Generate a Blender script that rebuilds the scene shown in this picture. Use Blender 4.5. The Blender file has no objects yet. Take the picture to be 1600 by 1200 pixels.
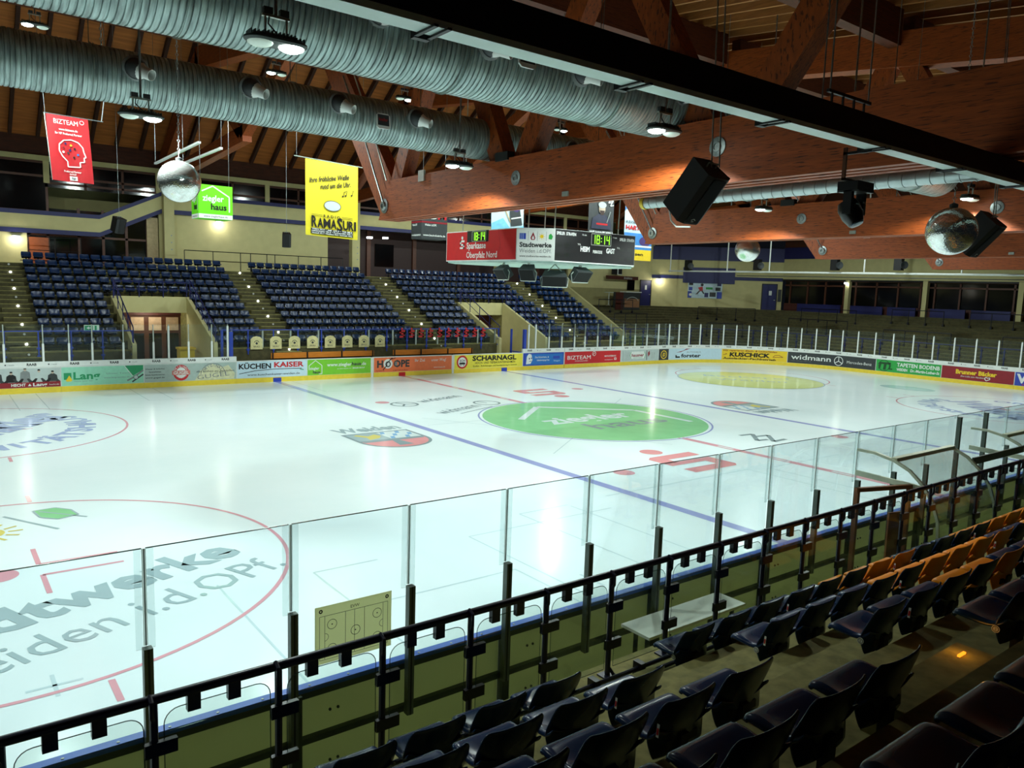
import bpy, bmesh, math, random
from mathutils import Vector, Matrix
random.seed(7)
C = bpy.context.scene.collection
PI = math.pi

# ------------------------------------------------------------------ camera
cam_d = bpy.data.cameras.new('camera')
cam = bpy.data.objects.new('camera', cam_d)
C.objects.link(cam)
CAM = Vector((-20.415, -21.403, 4.871))
yaw, pitch, roll = 0.6530, -0.1230, 0.0330
fwd = Vector((math.sin(yaw)*math.cos(pitch), math.cos(yaw)*math.cos(pitch), math.sin(pitch)))
rgt = Vector((math.cos(yaw), -math.sin(yaw), 0))
upv = rgt.cross(fwd)
r2 = math.cos(roll)*rgt + math.sin(roll)*upv
u2 = -math.sin(roll)*rgt + math.cos(roll)*upv
cam.matrix_world = Matrix(((r2.x, u2.x, -fwd.x, CAM.x), (r2.y, u2.y, -fwd.y, CAM.y), (r2.z, u2.z, -fwd.z, CAM.z), (0, 0, 0, 1)))
cam_d.sensor_width = 36
cam_d.lens = 36*1201.3/1600
cam_d.clip_start = 0.05
cam_d.clip_end = 300
bpy.context.scene.camera = cam

# ------------------------------------------------------------------ view, world, light levels
sc = bpy.context.scene
sc.view_settings.view_transform = 'Standard'
sc.view_settings.look = 'None'
sc.view_settings.gamma = 1
sc.view_settings.exposure = 0.10
sc.view_settings.use_curve_mapping = False
LAMP_W = 960.0            # each hall floodlight
wd = bpy.data.worlds.new('night'); sc.world = wd
wd.use_nodes = True
wd.node_tree.nodes['Background'].inputs[0].default_value = (0.010, 0.012, 0.016, 1)
wd.node_tree.nodes['Background'].inputs[1].default_value = 0.3
cy = sc.cycles
cy.max_bounces = 8; cy.diffuse_bounces = 4; cy.glossy_bounces = 4; cy.transparent_max_bounces = 24; cy.transmission_bounces = 4
cy.caustics_reflective = False; cy.caustics_refractive = False
cy.sample_clamp_indirect = 6.0

# ------------------------------------------------------------------ materials
MATS = {}
def lin(c):
    return tuple(((x/255)/12.92 if x/255 <= .04045 else ((x/255+.055)/1.055)**2.4) for x in c)
def mat(name, rgb, rough=.6, metal=0.0, noise=.12, scale=6.0, spec=.5, emit=None, estr=0, stretch=None, bump=0.0, coat=0):
    """principled material whose colour is varied by a procedural noise"""
    if name in MATS: return MATS[name]
    m = bpy.data.materials.new(name); m.use_nodes = True
    nt = m.node_tree; b = nt.nodes['Principled BSDF']
    c = lin(rgb)
    b.inputs['Roughness'].default_value = rough
    b.inputs['Metallic'].default_value = metal
    b.inputs['Specular IOR Level'].default_value = spec
    if coat: b.inputs['Coat Weight'].default_value = coat
    if emit:
        b.inputs['Emission Color'].default_value = (*lin(emit), 1)
        b.inputs['Emission Strength'].default_value = estr
    tc = nt.nodes.new('ShaderNodeTexCoord'); mp = nt.nodes.new('ShaderNodeMapping')
    if stretch: mp.inputs['Scale'].default_value = stretch
    nz = nt.nodes.new('ShaderNodeTexNoise'); nz.inputs['Scale'].default_value = scale; nz.inputs['Detail'].default_value = 4
    cr = nt.nodes.new('ShaderNodeValToRGB')
    cr.color_ramp.elements[0].position = .3; cr.color_ramp.elements[1].position = .7
    cr.color_ramp.elements[0].color = (*[x*(1-noise) for x in c], 1)
    cr.color_ramp.elements[1].color = (*[min(1, x*(1+noise)) for x in c], 1)
    nt.links.new(tc.outputs['Object'], mp.inputs[0]); nt.links.new(mp.outputs[0], nz.inputs['Vector'])
    nt.links.new(nz.outputs['Fac'], cr.inputs[0]); nt.links.new(cr.outputs[0], b.inputs['Base Color'])
    if bump:
        bp = nt.nodes.new('ShaderNodeBump'); bp.inputs['Strength'].default_value = bump; bp.inputs['Distance'].default_value = .02
        nt.links.new(nz.outputs['Fac'], bp.inputs['Height']); nt.links.new(bp.outputs[0], b.inputs['Normal'])
    MATS[name] = m
    return m
def emis(name, rgb, s):
    if name in MATS: return MATS[name]
    m = bpy.data.materials.new(name); m.use_nodes = True
    nt = m.node_tree; nt.nodes.remove(nt.nodes['Principled BSDF'])
    e = nt.nodes.new('ShaderNodeEmission'); e.inputs[0].default_value = (*lin(rgb), 1); e.inputs[1].default_value = s
    nt.links.new(e.outputs[0], nt.nodes['Material Output'].inputs[0])
    MATS[name] = m
    return m
def glass(name, tint, refl=.08, fac=.06, rough=.02):
    if name in MATS: return MATS[name]
    m = bpy.data.materials.new(name); m.use_nodes = True
    nt = m.node_tree; nt.nodes.remove(nt.nodes['Principled BSDF'])
    t = nt.nodes.new('ShaderNodeBsdfTransparent'); t.inputs[0].default_value = (*tint, 1)
    g = nt.nodes.new('ShaderNodeBsdfGlossy'); g.inputs['Roughness'].default_value = rough; g.inputs[0].default_value = (.9, 1, .97, 1)
    lw = nt.nodes.new('ShaderNodeFresnel'); lw.inputs[0].default_value = 1.35
    nz = nt.nodes.new('ShaderNodeTexNoise'); nz.inputs['Scale'].default_value = 3
    mu = nt.nodes.new('ShaderNodeMath'); mu.operation = 'MULTIPLY_ADD'
    mu.inputs[1].default_value = .02; mu.inputs[2].default_value = fac
    nt.links.new(nz.outputs['Fac'], mu.inputs[0])
    ad = nt.nodes.new('ShaderNodeMath'); ad.operation = 'MULTIPLY'; ad.inputs[1].default_value = refl*10
    nt.links.new(lw.outputs[0], ad.inputs[0])
    a2 = nt.nodes.new('ShaderNodeMath'); a2.operation = 'MULTIPLY'
    nt.links.new(ad.outputs[0], a2.inputs[0]); a2.inputs[1].default_value = .6
    mx = nt.nodes.new('ShaderNodeMixShader')
    nt.links.new(a2.outputs[0], mx.inputs[0]); nt.links.new(t.outputs[0], mx.inputs[1]); nt.links.new(g.outputs[0], mx.inputs[2])
    # a little dust scattering
    d = nt.nodes.new('ShaderNodeBsdfDiffuse'); d.inputs[0].default_value = (.75, .85, .82, 1)
    m2 = nt.nodes.new('ShaderNodeMixShader'); nt.links.new(mu.outputs[0], m2.inputs[0])
    nt.links.new(mx.outputs[0], m2.inputs[1]); nt.links.new(d.outputs[0], m2.inputs[2])
    nt.links.new(m2.outputs[0], nt.nodes['Material Output'].inputs[0])
    MATS[name] = m
    return m
def translucent(name, rgb, f):
    """thin plastic sheet that lets part of the light through"""
    if name in MATS: return MATS[name]
    m = mat(name, rgb, .6, noise=.06, scale=2); nt = m.node_tree
    t = nt.nodes.new('ShaderNodeBsdfTranslucent'); t.inputs[0].default_value = (*lin(rgb), 1)
    mx = nt.nodes.new('ShaderNodeMixShader'); mx.inputs[0].default_value = f
    nt.links.new(nt.nodes['Principled BSDF'].outputs[0], mx.inputs[1]); nt.links.new(t.outputs[0], mx.inputs[2]); nt.links.new(mx.outputs[0], nt.nodes['Material Output'].inputs[0])
    return m
def wood(name, rgb, stretch, dark=.3):
    """glue-laminated spruce: long grain, short dark knots, thin lamella lines"""
    if name in MATS: return MATS[name]
    m = bpy.data.materials.new(name); m.use_nodes = True
    nt = m.node_tree; b = nt.nodes['Principled BSDF']; b.inputs['Roughness'].default_value = .55
    c = lin(rgb)
    tc = nt.nodes.new('ShaderNodeTexCoord')
    mp = nt.nodes.new('ShaderNodeMapping'); mp.inputs['Scale'].default_value = stretch
    nz = nt.nodes.new('ShaderNodeTexNoise'); nz.inputs['Scale'].default_value = 3.0; nz.inputs['Detail'].default_value = 6
    cr = nt.nodes.new('ShaderNodeValToRGB')
    cr.color_ramp.elements[0].position = .3; cr.color_ramp.elements[1].position = .72
    cr.color_ramp.elements[0].color = (*[x*.72 for x in c], 1); cr.color_ramp.elements[1].color = (*[min(1, x*1.25) for x in c], 1)
    mp2 = nt.nodes.new('ShaderNodeMapping'); mp2.inputs['Scale'].default_value = tuple(s*1.5 for s in stretch)
    n2 = nt.nodes.new('ShaderNodeTexNoise'); n2.inputs['Scale'].default_value = 5.5; n2.inputs['Detail'].default_value = 1
    c2 = nt.nodes.new('ShaderNodeValToRGB')
    c2.color_ramp.elements[0].position = .60; c2.color_ramp.elements[1].position = .66
    c2.color_ramp.elements[0].color = (1, 1, 1, 1); c2.color_ramp.elements[1].color = (dark, dark*.8, dark*.7, 1)
    mx = nt.nodes.new('ShaderNodeMixRGB'); mx.blend_type = 'MULTIPLY'; mx.inputs[0].default_value = 1
    L = nt.links.new
    L(tc.outputs['Object'], mp.inputs[0]); L(mp.outputs[0], nz.inputs['Vector']); L(nz.outputs['Fac'], cr.inputs[0])
    L(tc.outputs['Object'], mp2.inputs[0]); L(mp2.outputs[0], n2.inputs['Vector']); L(n2.outputs['Fac'], c2.inputs[0])
    L(cr.outputs[0], mx.inputs[1]); L(c2.outputs[0], mx.inputs[2]); L(mx.outputs[0], b.inputs['Base Color'])
    MATS[name] = m
    return m

# ------------------------------------------------------------------ mesh builder
_txt = {}
def text_mesh(s, bold=0.0):
    k = (s, bold)
    if k in _txt: return _txt[k]
    cu = bpy.data.curves.new('t', 'FONT'); cu.body = s; cu.size = 1; cu.offset = bold; cu.resolution_u = 2; cu.fill_mode = 'FRONT'
    ob = bpy.data.objects.new('t', cu)
    me = bpy.data.meshes.new_from_object(ob)
    vs = [(v.co.x, v.co.y) for v in me.vertices]; fs = [tuple(p.vertices) for p in me.polygons]
    bpy.data.objects.remove(ob); bpy.data.curves.remove(cu); bpy.data.meshes.remove(me)
    _txt[k] = (vs, fs)
    return _txt[k]

def plane_frame(o, ux, uy):
    o = Vector(o); ux = Vector(ux).normalized(); uy = Vector(uy).normalized(); n = ux.cross(uy)
    return lambda u, v, d=0.0: o + ux*u + uy*v + n*d

KIDS = {}
class MB:
    def __init__(self): self.v = []; self.f = []; self.m = []; self.mats = []
    def mi(self, m):
        if m not in self.mats: self.mats.append(m)
        return self.mats.index(m)
    def add(self, vs, fs, m):
        b = len(self.v); i = self.mi(m)
        self.v += [tuple(x) for x in vs]
        for f in fs: self.f.append(tuple(b+k for k in f)); self.m.append(i)
    def box(self, a, b, m):
        x0, y0, z0 = a; x1, y1, z1 = b
        self.add([(x0,y0,z0),(x1,y0,z0),(x1,y1,z0),(x0,y1,z0),(x0,y0,z1),(x1,y0,z1),(x1,y1,z1),(x0,y1,z1)],
                 [(3,2,1,0),(4,5,6,7),(0,1,5,4),(1,2,6,5),(2,3,7,6),(3,0,4,7)], m)
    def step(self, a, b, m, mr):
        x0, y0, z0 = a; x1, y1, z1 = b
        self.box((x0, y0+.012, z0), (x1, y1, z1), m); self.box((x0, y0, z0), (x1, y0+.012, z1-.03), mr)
    def beam(self, p, q, w, h, m, up=(0,0,1)):
        p = Vector(p); q = Vector(q); d = (q-p).normalized(); up = Vector(up)
        s = d.cross(up)
        if s.length < 1e-4: s = d.cross(Vector((1,0,0)))
        s.normalize(); t = s.cross(d)
        c = [(-1,-1),(1,-1),(1,1),(-1,1)]
        vs = [p+s*(w/2*a)+t*(h/2*b) for a, b in c] + [q+s*(w/2*a)+t*(h/2*b) for a, b in c]
        self.add(vs, [(0,1,2,3),(7,6,5,4),(0,4,5,1),(1,5,6,2),(2,6,7,3),(3,7,4,0)], m)
    def tube(self, pts, r, m, n=8, caps=True):
        pts = [Vector(x) for x in pts]; rings = []; vs = []
        prev = None
        for i, p in enumerate(pts):
            d = (pts[min(i+1, len(pts)-1)]-pts[max(i-1, 0)]).normalized()
            s = prev - d*prev.dot(d) if prev is not None else d.cross(Vector((0,0,1)))
            if s.length < 1e-4: s = d.cross(Vector((1,0,0)))
            s.normalize(); prev = s; t = d.cross(s)
            rr = r[i] if isinstance(r, (list, tuple)) else r
            vs += [p + s*(rr*math.cos(2*PI*k/n)) + t*(rr*math.sin(2*PI*k/n)) for k in range(n)]
        fs = []
        for i in range(len(pts)-1):
            for k in range(n):
                a = i*n+k; b = i*n+(k+1) % n
                fs.append((a, a+n, b+n, b))
        if caps: fs.append(tuple(range(n))); fs.append(tuple(reversed(range((len(pts)-1)*n, len(pts)*n))))
        self.add(vs, fs, m)
    def sphere(self, c, r, m, nu=24, nv=14, sx=1, sy=1, sz=1):
        c = Vector(c); vs = [c+Vector((0,0,r*sz))]
        for j in range(1, nv):
            th = PI*j/nv
            for i in range(nu):
                ph = 2*PI*i/nu
                vs.append(c+Vector((r*sx*math.sin(th)*math.cos(ph), r*sy*math.sin(th)*math.sin(ph), r*sz*math.cos(th))))
        vs.append(c-Vector((0,0,r*sz))); fs = []
        for i in range(nu): fs.append((0, 1+i, 1+(i+1) % nu))
        for j in range(nv-2):
            for i in range(nu):
                a = 1+j*nu+i; b = 1+j*nu+(i+1) % nu
                fs.append((a, a+nu, b+nu, b))
        L = len(vs)-1
        for i in range(nu): fs.append((L, L-nu+(i+1) % nu, L-nu+i))
        self.add(vs, fs, m)
    def lathe(self, o, axis, prof, m, n=20):
        """prof: (radius, distance along axis)"""
        o = Vector(o); a = Vector(axis).normalized()
        s = a.cross(Vector((0,0,1)));
        if s.length < 1e-3: s = Vector((1,0,0))
        s.normalize(); t = a.cross(s); vs = []; fs = []
        for r, h in prof: vs += [o+a*h+s*(r*math.cos(2*PI*k/n))+t*(r*math.sin(2*PI*k/n)) for k in range(n)]
        for i in range(len(prof)-1):
            for k in range(n):
                x = i*n+k; y = i*n+(k+1) % n
                fs.append((x, x+n, y+n, y))
        self.add(vs, fs, m)
    def prism(self, F, pts, d0, d1, m):
        n = len(pts)
        vs = [F(u, v, d0) for u, v in pts]+[F(u, v, d1) for u, v in pts]
        fs = [tuple(reversed(range(n))), tuple(range(n, 2*n))]+[(i, (i+1) % n, n+(i+1) % n, n+i) for i in range(n)]
        self.add(vs, fs, m)
    # flat graphics in a frame F(u, v, d)
    def poly(self, F, pts, m, d=.004): self.add([F(u, v, d) for u, v in pts], [tuple(range(len(pts)))], m)
    def rect(self, F, u0, v0, u1, v1, m, d=.004, nu=1):
        vs = []; fs = []
        for i in range(nu+1):
            u = u0+(u1-u0)*i/nu; vs += [F(u, v0, d), F(u, v1, d)]
        for i in range(nu): fs.append((2*i, 2*i+2, 2*i+3, 2*i+1))
        self.add(vs, fs, m)
    def disc(self, F, u, v, rx, ry, m, d=.004, n=28): self.poly(F, [(u+rx*math.cos(2*PI*k/n), v+ry*math.sin(2*PI*k/n)) for k in range(n)], m, d)
    def ring(self, F, u, v, r, w, m, d=.004, n=48, a0=0, a1=2*PI, ry=None):
        ry = ry or r; vs = []; fs = []
        for k in range(n+1):
            a = a0+(a1-a0)*k/n
            for s in (-w/2, w/2): vs.append(F(u+(r+s)*math.cos(a), v+(ry+s)*math.sin(a), d))
        for k in range(n): fs.append((2*k, 2*k+1, 2*k+3, 2*k+2))
        self.add(vs, fs, m)
    def line(self, F, pts, w, m, d=.004):
        for (a, b), (c, e) in zip(pts[:-1], pts[1:]):
            L = math.hypot(c-a, e-b) or 1e-6; nx, ny = -(e-b)/L*w/2, (c-a)/L*w/2
            self.poly(F, [(a-nx, b-ny), (c-nx, e-ny), (c+nx, e+ny), (a+nx, b+ny)], m, d)
    def text(self, F, s, u, v, h, m, w=None, d=.006, bold=0.0, align='l', shear=0, rot=0):
        vs, fs = text_mesh(s, bold)
        if not vs: return
        x0 = min(a for a, b in vs); x1 = max(a for a, b in vs)
        k = h/.70
        kx = k if w is None else w/(x1-x0)
        W = (x1-x0)*kx
        off = {'l': 0, 'c': -W/2, 'r': -W}[align]
        cr, sr = math.cos(rot), math.sin(rot); out = []
        for a, b in vs:
            x = (a-x0)*kx+off+shear*b*k; y = b*k
            out.append(F(u+x*cr-y*sr, v+x*sr+y*cr, d))
        self.add(out, fs, m)
    def arc_text(self, F, s, u, v, r, a0, a1, h, m, bold=.02, d=.006, out=True):
        n = len(s)
        for i, ch in enumerate(s):
            if ch == ' ': continue
            a = a0+(a1-a0)*i/max(1, n-1)
            self.text(F, ch, u+r*math.cos(a), v+r*math.sin(a), h, m, d=d, bold=bold, align='c', rot=a-PI/2 if out else a+PI/2)
    def mesh(self, name, smooth=None):
        me = bpy.data.meshes.new(name)
        me.from_pydata(self.v, [], self.f)
        for m in self.mats: me.materials.append(m)
        me.polygons.foreach_set('material_index', self.m)
        if smooth is not None:
            me.polygons.foreach_set('use_smooth', [True]*len(self.f))
            me.set_sharp_from_angle(angle=math.radians(smooth))
        me.update()
        return me
    def build(self, name, parent=None, smooth=None):
        o = bpy.data.objects.new(name, self.mesh(name, smooth)); C.objects.link(o)
        if parent is not None:
            o.parent = parent
            if parent.parent is None:      # meshes are written in hall coordinates
                o.matrix_parent_inverse = Matrix.LocRotScale(parent.location, parent.rotation_euler, None).inverted()
            KIDS.setdefault(parent.name, []).append(o)
        return o
def tag(o, label=None, cat=None, group=None, kind=None):
    if label: o['label'] = label
    if cat: o['category'] = cat
    if group: o['group'] = group
    if kind: o['kind'] = kind
    return o
def thing(name, loc, label, cat, group=None, rz=0):
    o = bpy.data.objects.new(name, None); C.objects.link(o)
    o.location = loc; o.rotation_euler = (0, 0, rz); o.empty_display_size = .1
    return tag(o, label, cat, group)
def struct(mb, name, parent=None, smooth=None):
    o = mb.build(name, parent, smooth)
    if parent is None: o['kind'] = 'structure'
    return o
def copy_thing(root, loc, rz=0, label=None):
    r = root.copy(); C.objects.link(r); r.location = loc; r.rotation_euler = (0, 0, rz)
    if label: r['label'] = label
    for k in KIDS.get(root.name, []):
        c = k.copy(); C.objects.link(c); c.parent = r
        for g in KIDS.get(k.name, []):
            d = g.copy(); C.objects.link(d); d.parent = c
    return r
paledeck = None
ONES = ['', 'first', 'second', 'third', 'fourth', 'fifth', 'sixth', 'seventh', 'eighth', 'ninth', 'tenth', 'eleventh', 'twelfth', 'thirteenth', 'fourteenth', 'fifteenth', 'sixteenth', 'seventeenth', 'eighteenth', 'nineteenth']
TENS = ['', '', 'twent', 'thirt', 'fort', 'fift', 'sixt', 'sevent', 'eight', 'ninet']
def nth(n):
    if n < 20: return ONES[n]
    return TENS[n//10]+('ieth' if n % 10 == 0 else 'y-'+ONES[n % 10])

# palette
concrete = mat('concrete', (132, 126, 74), .9, noise=.28, scale=9, bump=.3)
concrete_dark = mat('dusty_concrete', (104, 104, 84), .9, noise=.2, scale=3)
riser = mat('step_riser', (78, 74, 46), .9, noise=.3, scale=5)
cream = mat('cream_plaster', (204, 196, 142), .85, noise=.05, scale=2)
olive = mat('olive_plaster', (150, 144, 98), .85, noise=.08, scale=2)
navy = mat('navy_paint', (20, 26, 92), .5, noise=.1)
black = mat('black_paint', (14, 14, 16), .5, noise=.2)
blackgloss = mat('black_enamel', (12, 12, 18), .3, noise=.1)
steel = mat('galvanised_steel', (150, 158, 158), .38, .85, noise=.2, scale=14)
alu = mat('aluminium', (190, 198, 190), .35, .7, noise=.08)
white = mat('white_plastic', (226, 230, 226), .5, noise=.04)
offwhite = mat('warm_white', (214, 212, 196), .6, noise=.05)
yellow = mat('yellow_plastic', (232, 204, 60), .45, noise=.06)
red = mat('signal_red', (196, 26, 34), .5, noise=.05)
darkred = mat('dark_red', (140, 24, 36), .5, noise=.08)
green = mat('leaf_green', (120, 196, 44), .5, noise=.05)
mint = mat('mint_green', (150, 214, 186), .5, noise=.05)
emerald = mat('emerald', (30, 150, 96), .5, noise=.06)
grass_green = mat('grass_green', (44, 160, 70), .5, noise=.06)
darkgreen = mat('bottle_green', (22, 74, 36), .5, noise=.06)
orange = mat('salmon_orange', (238, 118, 66), .5, noise=.05)
blue = mat('sign_blue', (30, 110, 190), .5, noise=.06)
royal = mat('royal_blue', (40, 66, 170), .5, noise=.05)
lightblue = mat('ice_blue_print', (196, 220, 232), .5, noise=.04)
grey = mat('mid_grey', (128, 134, 134), .6, noise=.08)
palegrey = mat('pale_grey_print', (186, 198, 196), .5, noise=.05)
darkgrey = mat('charcoal', (52, 56, 58), .55, noise=.1)
yellowprint = mat('lemon_print', (228, 214, 66), .5, noise=.04)
goldprint = mat('gold_print', (236, 200, 40), .5, noise=.04)
brownframe = mat('brown_window_frame', (84, 44, 24), .5, noise=.15)
darkpane = mat('dark_window_pane', (6, 7, 9), .08, noise=.3, scale=1)
redpanel = mat('brick_red_panel', (72, 26, 18), .6, noise=.15)
glam_y = wood('glulam_along_y', (156, 72, 22), (6, .45, 9))
glam_x = wood('glulam_along_x', (96, 44, 20), (.45, 6, 9))
glam_z = wood('glulam_upright', (146, 68, 20), (7, 3, 1))
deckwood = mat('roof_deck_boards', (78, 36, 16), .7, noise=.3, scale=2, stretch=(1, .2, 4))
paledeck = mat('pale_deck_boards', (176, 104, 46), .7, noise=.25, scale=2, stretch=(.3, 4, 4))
darkrafter = mat('dark_rafter_timber', (58, 26, 12), .7, noise=.2)
joistwood = mat('roof_joist_timber', (170, 110, 56), .6, noise=.2, scale=3, stretch=(6, .5, 6))
benchwood = mat('varnished_bench_wood', (214, 134, 44), .45, noise=.15, scale=4, stretch=(.5, 5, 5))
lens_on = emis('lit_lamp_lens', (238, 255, 246), 18.0)
lens_off = mat('unlit_lamp_lens', (200, 214, 206), .25, noise=.05)
glow = emis('small_lit_lamp', (240, 250, 255), 14.0)
amber = emis('amber_step_lamp', (255, 140, 30), 2.0)
amberplastic = mat('amber_plastic', (230, 140, 20), .5)
digit = emis('green_digit_segment', (150, 255, 60), 2.2)
rink_glass = glass('rink_glass', (.95, .985, .998), refl=.045, fac=.0)
guard_glass = glass('guard_rail_glass', (.90, .93, .91), refl=.02, fac=.0)
# ================================================================== SETTING
# ---- arena floor and ice
b = MB(); b.box((-40, -26, -.30), (46, 34, -.03), concrete_dark); struct(b, 'floor')
def ice_material():
    m = bpy.data.materials.new('ice'); m.use_nodes = True
    nt = m.node_tree; p = nt.nodes['Principled BSDF']
    p.inputs['Roughness'].default_value = .17; p.inputs['IOR'].default_value = 1.31; p.inputs['Specular IOR Level'].default_value = .27
    tc = nt.nodes.new('ShaderNodeTexCoord'); nz = nt.nodes.new('ShaderNodeTexNoise'); nz.inputs['Scale'].default_value = .35; nz.inputs['Detail'].default_value = 5
    cr = nt.nodes.new('ShaderNodeValToRGB')
    cr.color_ramp.elements[0].position = .35; cr.color_ramp.elements[1].position = .65
    cr.color_ramp.elements[0].color = (.76, .88, .89, 1); cr.color_ramp.elements[1].color = (.82, .92, .93, 1)
    nt.links.new(tc.outputs['Object'], nz.inputs['Vector']); nt.links.new(nz.outputs['Fac'], cr.inputs[0]); nt.links.new(cr.outputs[0], p.inputs['Base Color'])
    n2 = nt.nodes.new('ShaderNodeTexNoise'); n2.inputs['Scale'].default_value = 2.2; n2.inputs['Detail'].default_value = 3
    bp = nt.nodes.new('ShaderNodeBump'); bp.inputs['Strength'].default_value = .035; bp.inputs['Distance'].default_value = .05
    nt.links.new(tc.outputs['Object'], n2.inputs['Vector']); nt.links.new(n2.outputs['Fac'], bp.inputs['Height']); nt.links.new(bp.outputs[0], p.inputs['Normal'])
    return m
ICE = ice_material()
def ip(name, rgb):
    m = mat('ice_paint_'+name, rgb, .12, noise=.05, scale=1.5, spec=.35)
    return m
i_blue = ip('blue', (164, 172, 222)); i_red = ip('red', (228, 168, 178)); i_green = ip('green', (150, 216, 158)); i_white = ip('white', (226, 240, 240))
i_grey = ip('grey', (172, 194, 198)); i_dgrey = ip('slate', (150, 168, 172)); i_logo = ip('coral', (236, 162, 164)); i_thin = ip('hairline', (204, 226, 230))
i_yel = ip('yellow', (222, 232, 150)); i_gold = ip('gold', (226, 214, 120)); i_sky = ip('sky', (140, 186, 228)); i_txt = ip('periwinkle', (176, 192, 228)); i_pale = ip('pale', (204, 226, 236))
W, EX, RC = 15.14, 30.14, 8.5
def rim(off=0.0, n=14):
    pts = []
    for cx, cyy, a0 in ((EX-RC, W-RC, 0), (-(EX-RC), W-RC, PI/2), (-(EX-RC), -(W-RC), PI), (EX-RC, -(W-RC), 1.5*PI)):
        for k in range(n+1):
            a = a0+PI/2*k/n; pts.append((cx+(RC+off)*math.cos(a), cyy+(RC+off)*math.sin(a)))
    return pts
FI = plane_frame((0, 0, 0), (1, 0, 0), (0, 1, 0))
b = MB(); b.prism(FI, rim(), -.03, 0, ICE)
ice = tag(b.build('ice_sheet'), kind='structure')
b = MB()
for x in (-6.9, 6.9): b.rect(FI, x-.15, -W, x+.15, W, i_blue, .003)
b.build('blue_line', ice)
b = MB(); b.rect(FI, -.15, -W, .15, W, i_red, .003)
for k in range(15): b.rect(FI, -.06, -14.5+2*k, .06, -13.9+2*k, i_white, .0035)
b.build('centre_line', ice)
b = MB(); b.disc(FI, 0, 0, 4.32, 4.32, i_green, .0045, 72); b.ring(FI, 0, 0, 4.46, .07, i_blue, .0045, 96); b.rect(FI, -4.3, -.01, -4.3, .01, i_green)
b.line(FI, [(-2.75, 1.05), (-.25, 3.2), (3.0, .75), (3.0, -2.3)], .26, i_white, .006)
b.text(FI, 'ziegler', -2.35, -.35, 1.15, i_white, w=4.3, d=.007, bold=.03)
b.text(FI, 'haus', -1.45, -1.85, 1.1, i_dgrey, w=3.75, d=.007, bold=.015)
b.build('centre_circle_logo', ice)
def hashes(b, cx, cyy, m):
    for sx in (-1, 1):
        for sy in (-1, 1):
            b.rect(FI, cx+sx*.87-.04, cyy+sy*4.52 if sy > 0 else cyy-5.1, cx+sx*.87+.04, cyy+5.1 if sy > 0 else cyy-4.52, m, .0035)
            # L marks by the spot
            u = cx+sx*.6; v = cyy+sy*.28
            b.rect(FI, min(u, u+sx*1.2), v-.04, max(u, u+sx*1.2), v+.04, m, .0035)
            b.rect(FI, u-.04, min(v, v+sy*.9), u+.04, max(v, v+sy*.9), m, .0035)
for cx, cyy in ((-19.7, -7), (-19.7, 7), (19.7, -7), (19.7, 7)):
    b = MB(); b.ring(FI, cx, cyy, 4.5, .07, i_red, .0035, 96); b.disc(FI, cx, cyy, .3, .3, i_red, .0035); hashes(b, cx, cyy, i_red)
    b.build('face_off_circle', ice)
b = MB()
for x in (-5.45, 5.45):
    for y in (-7, 7): b.disc(FI, x, y, .3, .3, i_red, .0035)
b.build('face_off_spot', ice)
# near left circle: utility logo
b = MB()
b.text(FI, 'Stadtwerke', -21.3, -10.0, .86, i_grey, w=5.65, d=.005, bold=.035, rot=math.radians(22))
b.text(FI, 'Weiden i.d.OPf.', -20.95, -11.05, .72, i_grey, w=5.75, d=.005, bold=.0, rot=math.radians(22))
lf = [(-18.85, -3.25), (-18.45, -3.2), (-18.2, -3.5), (-18.12, -3.95), (-18.5, -4.1), (-18.78, -3.8)]
b.poly(FI, lf, i_green, .005); b.line(FI, lf+[lf[0]], .04, i_grey, .006); b.line(FI, [(-18.75, -3.35), (-18.0, -4.2)], .05, i_grey, .006)
b.line(FI, [(-19.37, -3.39), (-18.57, -4.79)], .06, i_grey, .005)
b.disc(FI, -19.75, -4.5, .33, .33, i_gold, .005)
for k in range(12):
    a = PI*2*k/12; b.line(FI, [(-19.75+.38*math.cos(a), -4.5+.38*math.sin(a)), (-19.75+.62*math.cos(a), -4.5+.62*math.sin(a))], .06, i_gold, .005)
b.line(FI, [(-20.9, -4.0), (-20.1, -5.4)], .06, i_grey, .005)
b.build('utility_logo', ice)
# far left circle: medical supply shop logo, far right circle likewise
for nm, cx, cyy, rot in (('blue_lettering', -19.7, 7, math.radians(51)), ('blue_lettering', 19.7, -7, math.radians(-129))):
    b = MB(); cr_, sr_ = math.cos(rot), math.sin(rot)
    Fr = (lambda cx, cyy, cr_, sr_: lambda u, v, d=0: Vector((cx+u*cr_-v*sr_, cyy+u*sr_+v*cr_, d)))(cx, cyy, cr_, sr_)
    b.text(Fr, 'Winkler', .35, -1.25, 1.7, i_txt, w=6.6, d=.005, bold=.05, align='c')
    b.arc_text(Fr, 'SANITÄTSHAUS', 0, 0, 3.55, math.radians(-155), math.radians(-25), .75, i_txt, bold=.035, d=.005, out=False)
    b.arc_text(Fr, 'ORTHOPÄDIE', 0, 0, 2.95, math.radians(150), math.radians(30), .7, i_txt, bold=.03, d=.005)
    b.build(nm, ice)
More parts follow.
